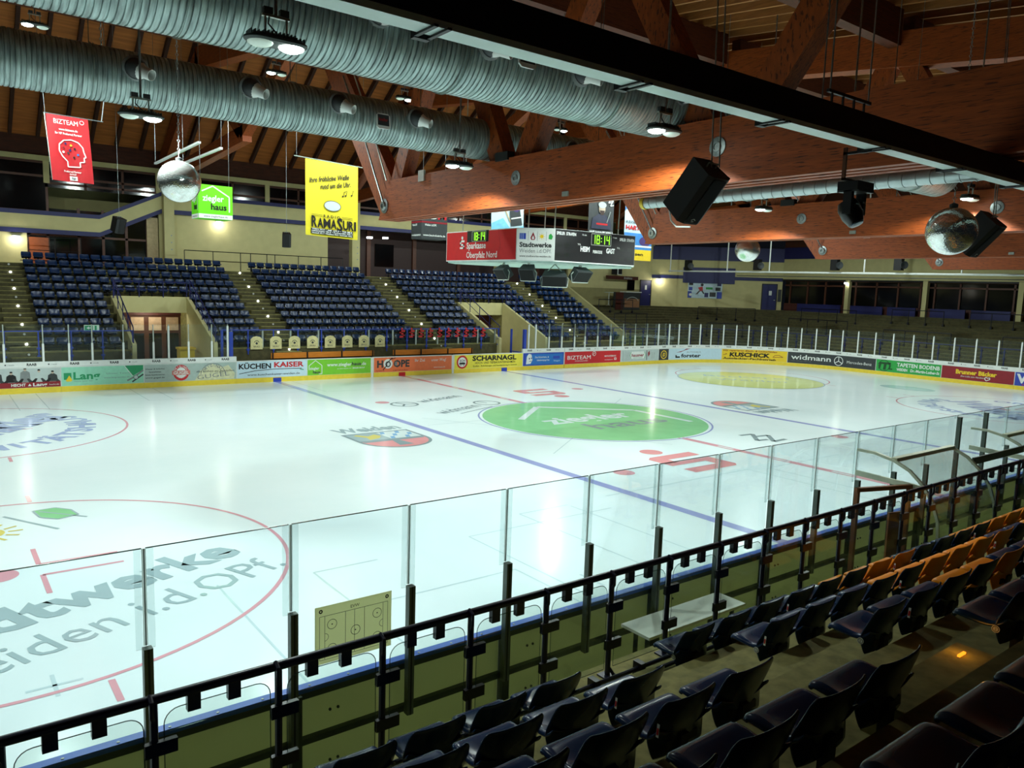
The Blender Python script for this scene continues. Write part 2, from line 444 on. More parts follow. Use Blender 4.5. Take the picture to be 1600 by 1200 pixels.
# town crests
def crest(cx, cyy, s, top):
    b = MB(); F2 = lambda u, v, d=0: Vector((cx+u*s, cyy+v*s, d))
    sh = [(-1.15, 1.2), (1.15, 1.2), (1.15, -.1)]+[(1.15*math.cos(a), -.1-1.15*math.sin(a)) for a in [PI*k/16 for k in range(1, 16)]]+[(-1.15, -.1)]
    b.poly(F2, [(u*1.05, v*1.05) for u, v in sh], i_dgrey, .004)
    b.poly(F2, [(-1.1, 1.15), (0, 1.15), (0, .05), (-1.1, .05)], i_grey, .005)
    b.poly(F2, [(-.9, .95), (-.75, 1.05), (-.5, .7), (-.2, .9), (-.1, .6), (-.3, .3), (-.7, .15), (-.65, .5)], i_gold, .006)
    b.poly(F2, [(0, 1.15), (1.1, 1.15), (1.1, .05), (0, .05)], i_white, .005)
    for k in range(4):
        for j in range(3):
            if (k+j) % 2 == 0:
                u = .14+.27*k; v = .22+.37*j; b.poly(F2, [(u-.13, v-.15), (u+.02, v-.15), (u+.13, v+.17), (u-.02, v+.17)], i_sky, .006)
    b.poly(F2, [(1.1*u/1.15, v*.97 if v < 0 else -.02) for u, v in sh[2:]], i_logo, .005)
    b.poly(F2, [(-1.1, .05), (1.1, .05), (1.05, -.22), (-1.05, -.22)], i_dgrey, .006)
    b.poly(F2, [(-.12, -.22), (.12, -.22), (.25, -.95), (-.25, -.95)], i_dgrey, .006)
    b.text(F2, top, 0, 1.5, .72, i_grey, w=2.35, bold=.04, align='c', d=.005)
    return b.build('town_crest', ice)
crest(-8.75, .02, 1, 'Weiden'); crest(8.7, -.35, -1, 'Weiden')
# savings bank S marks, each with its dot
def s_mark(cx, cyy, s):
    b = MB(); F2 = lambda u, v, d=0: Vector((cx+u*s, cyy+v*s, d))
    def rr(u0, v0, u1, v1): b.poly(F2, [(u0, v0), (u1, v0), (u1, v1), (u0, v1)], i_logo, .0045)
    b.poly(F2, [(-1.0, .82), (-.75, 1.0), (1.0, 1.0), (1.0, .55), (-.55, .55), (-1.0, .55)], i_logo, .0045)
    rr(-1.0, .18, -.45, .55); rr(-1.0, -.1, 1.0, .22); rr(.45, -.5, 1.0, -.1)
    b.poly(F2, [(-1.0, -.5), (-1.0, -.95), (.8, -.95), (1.0, -.78), (1.0, -.5)], i_logo, .0045)
    b.disc(F2, -.1, 1.55, .36, .36, i_logo, .0045)
    b.build('bank_mark', ice)
s_mark(-2.65, -7.05, 1.0); s_mark(2.85, 6.85, -1.0)
b = MB(); b.disc(FI, 18.2, 6.0, 4.1, 4.1, i_yel, .005, 64); b.ring(FI, 18.2, 6.0, 4.15, .06, i_grey, .005, 96)
Fy = plane_frame((18.2, 6.0, 0), (.7, -.7, 0), (.7, .7, 0)); b.text(Fy, 'Bäckerei', 0, 1.0, .8, i_grey, w=5.0, align='c', d=.007); b.text(Fy, 'Weiden', 0, -.8, .8, i_grey, w=4.0, align='c', d=.007)
b.build('yellow_disc_logo', ice)
b = MB()
for q in ([(2.25, -5.09), (2.91, -5.14), (2.02, -5.98), (2.55, -6.03)], [(2.61, -5.5), (3.25, -5.55), (2.41, -6.36), (3.2, -6.3)]): b.line(FI, q, .17, i_dgrey, .005)
Fw = plane_frame((-4.85, 6.2, 0), (.94, .34, 0), (-.34, .94, 0)); b.ring(Fw, 0, 0, .55, .1, i_dgrey, .005); b.line(Fw, [(0, 0), (0, .5)], .09, i_dgrey, .005); b.line(Fw, [(-.42, -.3), (0, 0), (.42, -.3)], .09, i_dgrey, .005); b.text(Fw, 'widmann', .9, -.3, .65, i_dgrey, w=2.7, d=.005, bold=.01)
Fw = plane_frame((-4.75, 3.55, 0), (.92, .40, 0), (-.40, .92, 0)); b.text(Fw, 'widmann', 0, -.2, .65, i_dgrey, w=2.7, d=.005, bold=.01); b.line(Fw, [(.5, -.6), (2.9, -.6)], .07, i_dgrey, .005); b.ring(Fw, 3.6, .1, .55, .1, i_dgrey, .005); b.line(Fw, [(3.6, .1), (3.6, .6)], .09, i_dgrey, .005)
b.build('sponsor_lettering', ice)
b = MB(); b.disc(FI, 23.9, -.5, 1.0, 1.5, i_pale, .004); b.build('blue_crease', ice)
# hairline court markings left from other sports
b = MB()
def hl(*p): b.line(FI, p, .035, i_thin, .0025)
hl((-16.9, -15), (-16.9, -9.2)); hl((-15.4, -15), (-15.4, -9.5), (-14.2, -9.5)); hl((-14.9, -11.2), (-12.4, -11.2), (-12.4, -15))
hl((-12.1, -15), (-12.1, -9.3), (-8.2, -9.3)); hl((-10.3, -15), (-10.3, -8.6), (-8.9, -8.6)); hl((-8.9, -8.7), (-8.9, -15)); hl((-7.6, -8.5), (-2, -8.5), (-2, -15)); hl((-1.3, -15), (-1.3, -8.7), (2.4, -8.7)); hl((3.2, -15), (3.2, -9.4), (7.5, -9.4))
hl((-13.5, 15), (-13.5, 11.3), (-12, 11.3)); hl((-12.6, 15), (-12.6, 11.4), (-7.0, 11.4), (-7, 15)); hl((-6.2, 15), (-6.2, 10.9), (-3, 10.9)); hl((-17.9, 15), (-17.9, 10.6)); hl((-17, 15), (-17, 10.5))
hl((-5.6, -4.2), (5.0, 3.5)); hl((-5.9, 3.0), (-1.2, -5.0)); hl((-6.5, 1.6), (5.5, 1.6))
for x, y in ((-19.4, -11.3), (-11.6, -12.3), (-7.6, -13.1), (-3.4, -12.8)):
    b.line(FI, [(x-.3, y), (x+.3, y)], .05, i_thin, .0025); b.line(FI, [(x, y-.3), (x, y+.3)], .05, i_thin, .0025)
b.build('hairline_marking', ice)

# ---- concrete stands (setting)
NR0, NDY, NZ0, NDZ = -17.15, .785, 1.50, .387      # near stand: seat front line, row pitch, tread height, rise
b = MB()
AX0, AX1 = -16.66, -15.58
for i in range(6):
    yf = NR0-NDY*i+.36; yb = -26 if i == 5 else yf-NDY
    b.box((-32, yb, 0), (2, yf+(.12 if i == 0 else 0), NZ0+NDZ*i), concrete)
for i in range(5):
    yf = NR0-NDY*i+.36
    b.box((AX0, yf-NDY, NZ0+NDZ*i), (AX1, yf-NDY+.37, NZ0+NDZ*i+NDZ/2), concrete)
struct(b, 'floor_near_stand')
FR0, FDY, FZ0, FDZ = 17.3, .77, 1.52, .385         # far stand
P1, P2 = (-12.85, -9.4), (7.8, 11.35)              # entrance portals
AIS = [(-17.65, -16.55), (-6.35, -5.05), (2.8, 4.15), (14.25, 15.45)]
b = MB()
for r in range(11):
    y0 = FR0+FDY*r-.36; y1 = 27.6 if r == 10 else y0+FDY
    xs = [(-34, P1[0]), (P1[1], P2[0]), (P2[1], 18.9)]
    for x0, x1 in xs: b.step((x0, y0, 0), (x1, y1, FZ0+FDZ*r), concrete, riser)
    if r >= 6:
        for x0, x1 in (P1, P2): b.box((x0, y0, 3.35), (x1, y1, FZ0+FDZ*r), concrete)
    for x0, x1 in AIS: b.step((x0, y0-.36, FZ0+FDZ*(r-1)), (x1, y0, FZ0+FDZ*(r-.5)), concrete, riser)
struct(b, 'floor_far_stand')
# portal linings
for (x0, x1) in (P1, P2):
    for xa in (x0-.16, x1-.02):
        Fp = plane_frame((xa, 0, 0), (0, 1, 0), (0, 0, 1)); b = MB()
        yA, yB = FR0-.6, FR0+FDY*6-.43
        b.prism(Fp, [(yA, 0), (yB, 0), (yB, FZ0+FDZ*6+.05), (yA, FZ0+.3)], 0, .18, cream); struct(b, 'wall_portal')
    b = MB(); b.box((x0, FR0+FDY*6-.42, 3.05), (x1, FR0+FDY*6-.36, FZ0+FDZ*6+.05), cream); struct(b, 'wall_portal_head')
# far end standing terrace, octagonal
b = MB()
TN = 14; TD = .68; TRS = .2
def tpath(o): # offset outline
    y = 18.2+o; x = 31.5+o; s = 46.9+1.4142*o
    return [(18.9, y), (s-y, y), (x, s-x), (x, -16)]
for k in range(TN):
    A = tpath(TD*k); B = tpath(12 if k == TN-1 else TD*(k+1)); z = 1.15+TRS*k
    for i in range(3):
        (ax, ay), (bx, by), (cx, cyy), (dx, dy) = A[i], A[i+1], B[i+1], B[i]
        vs = [(ax, ay, 0), (bx, by, 0), (bx, by, z), (ax, ay, z), (dx, dy, z), (cx, cyy, z)]
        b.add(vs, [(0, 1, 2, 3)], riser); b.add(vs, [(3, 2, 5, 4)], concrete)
b.box((18.75, 16.9, 0), (18.9, 18.2, 1.2), concrete)
struct(b, 'floor_terrace')
Fs = plane_frame((18.82, 0, 0), (0, 1, 0), (0, 0, 1))
b = MB(); b.prism(Fs, [(16.9, 0), (25.4, 0), (25.4, 6.0), (24.8, 6.0), (16.9, 2.05)], -.1, .1, olive); struct(b, 'wall_stand_end')
# ---- walls
YW = 27.6
b = MB()
b.box((-38, YW+2.6, 0), (33, YW+2.8, 16.5), olive)                       # deep back wall
b.box((-38, YW, 5.0), (-15.9, YW+.2, 7.05), cream)
b.box((-9.3, YW, 5.0), (1.2, YW+.2, 8.6), cream)
b.box((22.6, YW, 3.4), (33.0, YW+.2, 9.7), cream)
b.box((22.6, YW-.03, 3.4), (33.0, YW, 5.2), olive)
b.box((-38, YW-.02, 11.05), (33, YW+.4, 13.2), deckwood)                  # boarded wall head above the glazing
struct(b, 'wall_far')
b = MB()
b.box((1.2, YW+2.4, 4), (22.6, YW+2.58, 8.7), mat('dark_bar_wall', (44, 18, 14), .6))
for x in (1.3, 5.2, 9.0, 13.0, 17.0, 21.0): b.box((x, YW+2.25, 4), (x+.3, YW+2.4, 8.7), brownframe)
b.box((5.9, YW+2.3, 6.2), (7.4, YW+2.41, 7.8), darkpane)
struct(b, 'wall_bar_recess')
# fascia: navy stripe, cream band, navy stripe; steps up left of the first column
b = MB()
Ff = plane_frame((0, YW-.25, 0), (1, 0, 0), (0, 0, 1))
def fascia(lo, hi, m, d):
    b.prism(Ff, [(-38, 7.0+lo), (-12.44, 7.0+lo), (-9.2, 8.57+lo), (26.2, 8.57+lo), (26.2, 8.57+hi), (-9.2, 8.57+hi), (-12.44, 7.0+hi), (-38, 7.0+hi)], -.25, d, m)
fascia(.0, .24, navy, .03); fascia(.24, .98, cream, 0); fascia(.98, 1.2, navy, .02)
struct(b, 'trim_fascia')
# upper glazing above the fascia, one window per bay
wb = [-34, -28.5, -22.8, -14.9, -9.3, -2.9, 3.3, 9.5, 15.7, 22, 26.5]
for i in range(len(wb)-1):
    x0, x1 = wb[i], wb[i+1]
    zl = 8.15 if x1 < -12 else 9.7
    b = MB()
    b.box((x0, YW+.05, zl-.2), (x1, YW+.09, 11.0), darkpane)
    f = b.build('window_%d' % (i+1)); f['kind'] = 'structure'
    m = MB(); n = 3
    for k in range(n+1):
        x = x0+(x1-x0)*k/n; m.box((x-.06, YW-.02, zl-.2), (x+.06, YW+.12, 11.0), brownframe)
    for z in (zl+.02, 10.05, 10.78): m.box((x0, YW-.02, z-.06), (x1, YW+.11, z+.06), brownframe)
    m.build('window_frame', f)
    m = MB(); m.box((x0-.14, YW-.12, zl), (x0+.14, YW-.02, 11.0), cream); m.build('mullion', f)
b = MB(); b.box((-38, YW-.2, 10.84), (33, YW-.02, 11.1), cream); struct(b, 'trim_window_head')
# glazed lounge front under the sloping fascia
b = MB(); b.box((-15.9, YW+.3, 5.0), (-9.3, YW+.34, 8.4), darkpane); f = b.build('window_20'); f['kind'] = 'structure'
m = MB()
for x in (-15.8, -14.9, -13.4, -12.2, -11.0, -9.9): m.box((x-.07, YW+.2, 5.0), (x+.07, YW+.3, 8.5), brownframe)
m.box((-15.9, YW+.2, 6.9), (-9.3, YW+.3, 7.02), brownframe); m.build('window_frame', f)
m = MB(); m.box((-15.9, YW+.1, 5.3), (-14.9, YW+.2, 6.8), mat('orange_door', (170, 84, 34), .5)); m.box((-9.95, YW+.05, 5.2), (-9.35, YW+.2, 8.3), mat('beige_panel', (190, 170, 130), .7)); m.build('door_panel', f)
# columns of the far wall
for k, x in enumerate((-20.7, -8.9, 2.9, 15.0)):
    b = MB(); b.box((x-.28, YW-.75, 4.4), (x+.28, YW-.26, 11.05), cream)
    for z in (6.5, 6.9, 7.3): b.lathe((x+.1, YW-.75, z), (0, -1, 0), [(.04, 0), (.04, .02), (0, .02)], steel, 8)
    o = b.build('column_trim_%d' % (k+1)); o['kind'] = 'structure'
# corner wall and far end wall
Fc = plane_frame((32.8, 27.6, 0), (1, -1, 0), (0, 0, 1))
b = MB()
b.prism(Fc, [(0, 3.0), (11.6, 3.0), (11.6, 9.2), (0, 9.2)], -.2, 0, cream)
b.prism(Fc, [(0, 6.3), (11.6, 6.3), (11.6, 6.6), (0, 6.6)], 0, .05, navy)
b.prism(Fc, [(2.8, 5.95), (7.4, 5.95), (7.4, 7.35), (2.8, 7.35)], .05, .12, navy)
b.prism(Fc, [(0, 8.0), (11.6, 8.0), (11.6, 9.2), (0, 9.2)], 0, .05, navy)
struct(b, 'wall_corner')
b = MB()
b.box((41.0, -16, 6.45), (41.2, 19.4, 8.3), cream); b.box((40.95, -16, 8.3), (41.2, 19.4, 9.3), navy); b.box((40.9, -16, 6.4), (41.2, 19.4, 6.52), black)
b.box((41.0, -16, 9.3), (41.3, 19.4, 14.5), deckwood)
struct(b, 'wall_right')
ends = [19.2, 13.1, 6.8, .25, -6.2, -12.6]
for k in range(5):
    b = MB(); b.box((41.25, ends[k+1], 3.8), (41.3, ends[k], 6.45), darkpane); f = b.build('window_%d' % (30+k)); f['kind'] = 'structure'
    m = MB()
    for j in range(4):
        y = ends[k]+(ends[k+1]-ends[k])*(j+.3)/3.6; m.box((41.15, y-.06, 3.8), (41.28, y+.06, 6.45), brownframe)
    for z in (4.35, 6.0, 6.4): m.box((41.15, ends[k+1], z-.06), (41.28, ends[k], z+.06), brownframe)
    m.box((41.14, ends[k+1], 3.7), (41.26, ends[k], 4.35), redpanel); m.build('window_frame', f)
    m = MB(); m.box((40.7, ends[k+1]-.17, 3.7), (41.1, ends[k+1]+.17, 6.5), cream); m.build('pillar', f)
for k, (y0, y1) in enumerate(((17.5, 13.5), (12.6, 9.9), (9.5, 7.3), (6.2, 3.7), (3.3, .7), (-.6, -3.0))):
    b = MB(); b.box((40.55, y1, 3.72), (40.65, y0, 4.42), navy); b.box((40.65, y1+.2, 3.7), (40.75, y1+.3, 4.4), black); b.box((40.65, y0-.3, 3.7), (40.75, y0-.2, 4.4), black)
    tag(b.build('windbreak_panel'), 'navy screen panel under the far end windows, %s from the corner wall' % nth(k+1), 'panel', 'navy panels below the far end windows')
# doors in the corner walls
Fd = plane_frame((32.0, YW-.05, 0), (1, 0, 0), (0, 0, 1))
def door(k, F, u0, u1, z0, z1):
    b = MB(); b.prism(F, [(u0, z0), (u1, z0), (u1, z1), (u0, z1)], 0, .06, navy); f = b.build('door_%d' % k); f['kind'] = 'structure'
    m = MB()
    for a, c, e, g in ((u0-.08, z0, u0, z1+.08), (u1, z0, u1+.08, z1+.08), (u0-.08, z1, u1+.08, z1+.08)): m.prism(F, [(a, c), (e, c), (e, g), (a, g)], 0, .08, black)
    m.build('door_frame', f)
    m = MB(); m.prism(F, [(u1-.2, z0+1.0), (u1-.08, z0+1.0), (u1-.08, z0+1.06), (u1-.2, z0+1.06)], .06, .12, alu); m.build('door_handle', f)
    m = MB(); m.prism(F, [(u0+.55, z0+1.45), (u0+.8, z0+1.45), (u0+.8, z0+1.85), (u0+.55, z0+1.85)], .06, .065, white); m.build('notice', f)
door(1, Fd, -.7, .6, 3.75, 6.0)
door(2, Fc, 9.9, 11.1, 3.6, 6.0)
b = MB(); b.prism(Fd, [(-2.4, 5.1), (-1.5, 5.1), (-1.5, 6.1), (-2.4, 6.1)], 0, .05, darkpane); f = b.build('window_40'); f['kind'] = 'structure'
# portal back walls with glazed doors
for k, (x0, x1) in enumerate((P1, P2)):
    y = FR0+FDY*6+.9
    b = MB(); b.box((x0, y, .3), (x1, y+.1, 3.3), brownframe if k == 0 else redpanel)
    f = b.build('door_%d' % (k+3)); f['kind'] = 'structure'
    m = MB()
    for j in range(4):
        w = (x1-x0)/4; u = x0+w*j
        m.box((u+.12, y-.03, 2.05), (u+w-.12, y+.0, 2.75), mat('painted_lit_pane', (200, 170, 140), .4) if k == 0 else redpanel)  # pale pane colour stands in for light behind the doors
        m.box((u+.12, y-.03, .45), (u+w-.12, y+.0, 1.9), darkpane if k == 0 else brownframe)
    m.build('door_pane', f)
    m = MB(); m.box((x0, y-.12, 2.85), (x1, y-.02, 3.2), redpanel); m.build('door_head', f)
b = MB(); b.box((P1[0], FR0-.6, .0), (P1[1], FR0+FDY*6+1.0, .3), concrete); b.box((P2[0], FR0-.6, .0), (P2[1], FR0+FDY*6+1.0, .3), concrete); struct(b, 'floor_portal')

# ---- roof deck
def zc(y): return 14.0+.12*(y+3) if y < 20 else 16.76-(y-20)*.66
for nm, y0, y1 in (('ceiling', -27, 20), ('ceiling_slope', 20, 28.2)):
    b = MB(); x0, x1 = -40, 46; e = .34 if y0 == 20 else .31
    vs = [(x0, y0, zc(y0)+e), (x1, y0, zc(y0)+e), (x1, y1, zc(y1)+e), (x0, y1, zc(y1)+e), (x0, y0, zc(y0)+e+.1), (x1, y0, zc(y0)+e+.1), (x1, y1, zc(y1)+e+.1), (x0, y1, zc(y1)+e+.1)]
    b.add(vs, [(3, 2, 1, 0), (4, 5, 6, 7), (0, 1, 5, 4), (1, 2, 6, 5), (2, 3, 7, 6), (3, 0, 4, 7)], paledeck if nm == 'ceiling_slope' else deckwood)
    struct(b, nm)
# ================================================================== ROOF TIMBERS
TX = (-8.9, 2.85, 14.95, 27.3)
BN = (-.15, -6.2, -12.45, -18.6, -24.6)       # bottom nodes (y)
TNY = (3.1, -3.1, -9.3, -15.5, -21.7)         # top nodes (y)
def disc_plate(b, x, y, z, r=.17, s=-1):
    b.lathe((x, y, z), (s, 0, 0), [(0, .03), (r*.35, .03), (r*.35, .05), (r*.5, .05), (r*.55, .025), (r, .02), (r, 0)], steel, 20)
def pz(y): return zc(y)-1.55
for k, tx in enumerate(TX):
    lab = ['large glulam roof truss nearest the camera, its end above the yellow banner', 'second glulam roof truss from the camera, ending beside the scoreboard', 'third glulam roof truss, its end above the white pipe', 'farthest glulam roof truss, showing behind the second mirror ball'][k]
    t = thing('roof_truss', (tx, -12, 7.4), lab, 'roof truss', 'glulam roof trusses')
    for j, dx in enumerate((-.27, 0, .27)):
        b = MB(); F = plane_frame((tx+dx, 0, 0), (0, 1, 0), (0, 0, 1))
        b.prism(F, [(-26, 6.82), (.18, 6.82), (-.42, 7.95), (-26, 7.95)], -.08, .08, glam_y)
        b.build('bottom_chord', t)
    for y0, y1 in ((-26.5, 20),):
        b = MB(); b.beam((tx, y0, pz(y0)+.5), (tx, y1, pz(y1)+.5), .6, 1.0, glam_y); b.build('top_chord', t)
    b = MB(); b.beam((tx, 19.6, pz(20)+.5), (tx, 27.5, 11.3), .6, 1.0, glam_y); b.build('rafter', t)
    for i in range(len(BN)):
        for s in (-1, 1):
            ty = BN[i]+s*3.1
            if ty < -25: continue
            y0 = BN[i]+s*.25; z0 = 7.55; z1 = pz(ty)+.25
            b = MB()
            if i == 0 and s == 1:
                F = plane_frame((tx, 0, 0), (0, 1, 0), (0, 0, 1))
                b.prism(F, [(.18, 6.82), (.3, 6.95), (5.7, pz(5)+.1), (4.4, pz(4)+.1), (-.42, 7.95)], -.19, .19, glam_z)
            else:
                b.beam((tx, y0, z0), (tx, ty-s*.2, z1), .40, .55, glam_z, up=(0, s, .3))
            b.build('web_strut', t)
    for p, q, w in (((tx, 7.6, pz(7.6)), (tx, 13.6, 11.2), .5), ((tx, 13.6, 11.2), (tx, 19.4, pz(19.4)), .5), ((tx, 13.2, 11.2), (tx, 26.8, 10.6), .7)):
        b = MB(); b.beam(p, q, .40, w, glam_z if w < .6 else glam_y, up=(0, 1, .3)); b.build('web_strut', t)
    b = MB(); b.lathe((tx-.36, -.22, 7.22), (-1, 0, 0), [(0, .05), (.06, .05), (.06, .09), (.12, .09), (.14, .03), (.22, .02), (.22, 0)], steel, 24)
    b.tube([(tx-.4, -.22, 7.3), (tx-.4, .3, 8.1), (tx-.42, 1.2, 9.6), (tx-.42, 2.6, 11.5)], .03, steel)
    b.build('tie_rod', t); b = MB(); b.tube([(tx-.38, -.36, 7.95), (tx-.38, .25, 9.0), (tx-.38, 2.0, 11.6)], .025, alu)
    b.build('tie_rod', t)
    for y in (-6.7, -12.5, -18.7): b = MB(); disc_plate(b, tx-.35, y, 7.45); b.build('bolt_plate', t, 40)
    b = MB(); b.box((tx-.40, -2.55, 7.75), (tx-.34, -2.25, 8.05), alu); b.build('junction_box', t)
    b = MB(); b.box((tx-.38, -8.6, 6.9), (tx-.34, -8.4, 7.0), alu); b.build('junction_box', t)
    b = MB(); b.box((tx-.40, -6.4, 7.9), (tx-.2, -5.9, 8.1), black); b.build('black_fixture', t)
for k, y in enumerate((-21.7, -15.5, -9.3, -3.1, 3.1, 9.3, 15.5)):
    segs = [(-38, TX[0]-.35)]+[(TX[i]+.35, TX[i+1]-.35) for i in range(3)]+[(TX[3]+.35, 44)]
    for i, (x0, x1) in enumerate(segs):
        b = MB(); z = zc(y); b.box((x0, y-.18, z-1.0), (x1, y+.18, z), glam_x)
        o = b.build('roof_purlin')
        tag(o, 'dark glulam roof purlin, %s from the camera side, in the %s bay along the hall' % (nth(k+1), nth(i+1)), 'roof beam', 'glulam roof purlins')
n = 0
x = -30.0
while x < 42:
    n += 1
    b = MB(); b.beam((x, -27, zc(-27)+.15), (x, 20, zc(20)+.15), .10, .30, joistwood)
    tag(b.build('roof_joist'), 'slender timber roof joist lying on the purlins, %s along the hall' % nth(n), 'roof joist', 'timber roof joists')
    x += .8
n = 0
for i in range(46):
    x = -24+1.25*i
    if x > 30: break
    n += 1
    b = MB(); b.beam((x, 20.1, zc(20.1)+.12), (x, 27.3, zc(27.3)+.12), .16, .32, darkrafter)
    tag(b.build('eaves_rafter'), 'short dark rafter on the steep roof over the far windows, %s from the left' % nth(n), 'rafter', 'steep rafters above the far windows')

# ================================================================== AIR DUCTS
def corrugated(b, x0, x1, y, z, r, m, pitch=.078, n=32):
    N = int((x1-x0)/pitch); vs = []; fs = []
    prof = []
    for i in range(N):
        xx = x0+i*pitch; prof += [(xx, r), (xx+pitch*.66, r), (xx+pitch*.76, r-.018), (xx+pitch*.9, r-.018)]
    for xx, rr in prof: vs += [(xx, y+rr*math.cos(2*PI*k/n), z+rr*math.sin(2*PI*k/n)) for k in range(n)]
    for i in range(len(prof)-1):
        for k in range(n): a = i*n+k; c = i*n+(k+1) % n; fs.append((a, c, c+n, a+n))
    fs.append(tuple(range(n))); fs.append(tuple(reversed(range(len(vs)-n, len(vs)))))
    b.add(vs, fs, m)
ductm = mat('spiral_duct_metal', (158, 176, 174), .42, .5, noise=.45, scale=3, stretch=(7, .8, .8))
def nozzle(t, x, y, z, r):
    b = MB(); a = Vector((.55, -.75, -.35)).normalized(); o = Vector((x, y, z))
    n0 = Vector((0, -1, -.12)).normalized()
    b.lathe(o, n0, [(r*1.25, -.1), (r*1.25, .03), (r*1.05, .06)], grey, 20)
    b.sphere(o+n0*.02, r*1.02, darkgrey, 20, 10)
    c = b.build('air_nozzle', t, 50)
    m = MB(); m.lathe(o+a*.05, a, [(r*1.0, 0), (r*.72, .12), (r*.6, .16), (r*.55, .34), (r*.5, .34), (r*.4, .05), (0, .05)], white, 20); m.build('nozzle_cone', c, 50)
for nm, y, z, r, x0, nz, badge, lab in (('lower', -4.9, 8.58, .49, -26, [(-17.12, 8.72), (-15.0, 8.75), (-13.1, 8.76), (-11.18, 8.75), (-6.4, 8.7), (-4, 8.7)], (-12.05, 8.55), 'long spiral air duct hung over the centre of the ice'),
                                         ('upper', -11.05, 8.42, .62, -26, [(-15.4, 8.55), (-13.58, 8.5), (-11.75, 8.45), (-9.3, 8.55), (-3, 8.5)], (-12.9, 8.45), 'long spiral air duct hung nearer the camera, beside the black strip')):
    t = thing('air_duct', (0, y, z), lab, 'air duct', 'spiral air ducts')
    b = MB(); corrugated(b, x0, 2.2, y, z, r, ductm); b.build('duct_tube', t, 35)
    for x in (-21.5, -17.8, -14.0, -10.8, -5.0, 0.5):
        b = MB(); b.ring(lambda u, v, d, x=x: Vector((x+d, y+u, z+v)), 0, 0, r+.012, .02, alu, 0, 36); b.ring(lambda u, v, d, x=x: Vector((x+d, y+u, z+v)), 0, 0, r+.012, .02, alu, .05, 36)
        b.tube([(x, y, z+r), (x, y, zc(y)+.1)], .008, steel, 6); b.tube([(x, y-r, z-.05), (x, y-r-.005, z+.15)], .012, alu, 6)
        b.build('hanger', t)
    for x, zz in nz: nozzle(t, x, y-r+.03, zz-.05, .185)
    b = MB(); F = plane_frame((badge[0], y-r-.03, badge[1]-.05), (1, 0, 0), (0, .12, 1))
    b.prism(F, [(-.17, -.12), (-.12, -.17), (.12, -.17), (.17, -.12), (.17, .12), (.12, .17), (-.12, .17), (-.17, .12)], -.03, .0, white)
    b.prism(F, [(-.14, -.1), (.14, -.1), (.14, .14), (-.14, .14)], .0, .004, darkgrey); b.text(F, 'kiefer', 0, 0, .07, red, w=.22, d=.006, align='c')
    b.build('maker_badge', t)
# small spiral pipe across, behind the first truss
t = thing('ventilation_pipe', (-8.2, -13, 6.74), 'small bright spiral pipe running below the nearest roof truss', 'pipe')
b = MB(); vs = []
pr = []
N = 32
for i in range(N):
    y = -9.85-.21*i; pr += [(.118, -(y+9.85)), (.118, -(y+9.85)+.185), (.126, -(y+9.85)+.19), (.126, -(y+9.85)+.205)]
b.lathe((-8.2, -9.85, 6.76), (0, -1, 0), [(0, 0), (.1, 0)]+pr, mat('bright_spiral_pipe', (186, 200, 200), .35, .5, noise=.1), 20); b.build('pipe_tube', t, 30)
b = MB(); b.lathe((-8.2, -9.83, 6.76), (0, -1, 0), [(.128, -.03), (.134, .02), (.134, .06), (.12, .06)], yellow, 20); b.build('end_ring', t, 30)
for y in (-13.2, -15.0): b = MB(); b.tube([(-8.2, y, 6.88), (-8.2, y, zc(y))], .008, steel, 6); b.build('hanger', t)
b = MB(); b.tube([(-8.3, -10.6, 6.65), (-8.32, -10.7, 6.35), (-8.32, -10.85, 6.22), (-8.32, -11.2, 6.2)], .018, white, 6)
b.build('drain_hose', t)

# long boxed strip over the near boards
t = thing('cable_strip', (-10, -16.9, 6.65), 'long black boxed strip with pale metal underside above the near guard rail', 'cable duct')
strip_metal = mat('pale_strip_metal', (226, 252, 244), .35, 0, noise=.06, scale=3)
b = MB(); b.box((-26, -17.02, 6.545), (9, -16.78, 6.80), black); b.build('strip_box', t)
b = MB(); b.box((-26, -17.02, 6.50), (9, -16.84, 6.545), strip_metal); b.build('strip_underside', t)
for x in (-19.6, -17.73, -15.87, -14.0, -12.15, -10.3, -8.4):
    b = MB()
    for s in (-.05, .05): b.box((x+s-.015, -17.06, 6.485), (x+s+.015, -16.80, 6.502), black)
    b.box((x-.06, -16.8, 6.48), (x+.06, -16.75, 6.6), black); b.build('clip', t)
for x in (-18, -13.2, -7.6, -3): b = MB(); b.tube([(x, -16.9, 6.79), (x, -16.9, zc(-16.9)+.35)], .008, steel, 6); b.build('hanger', t)

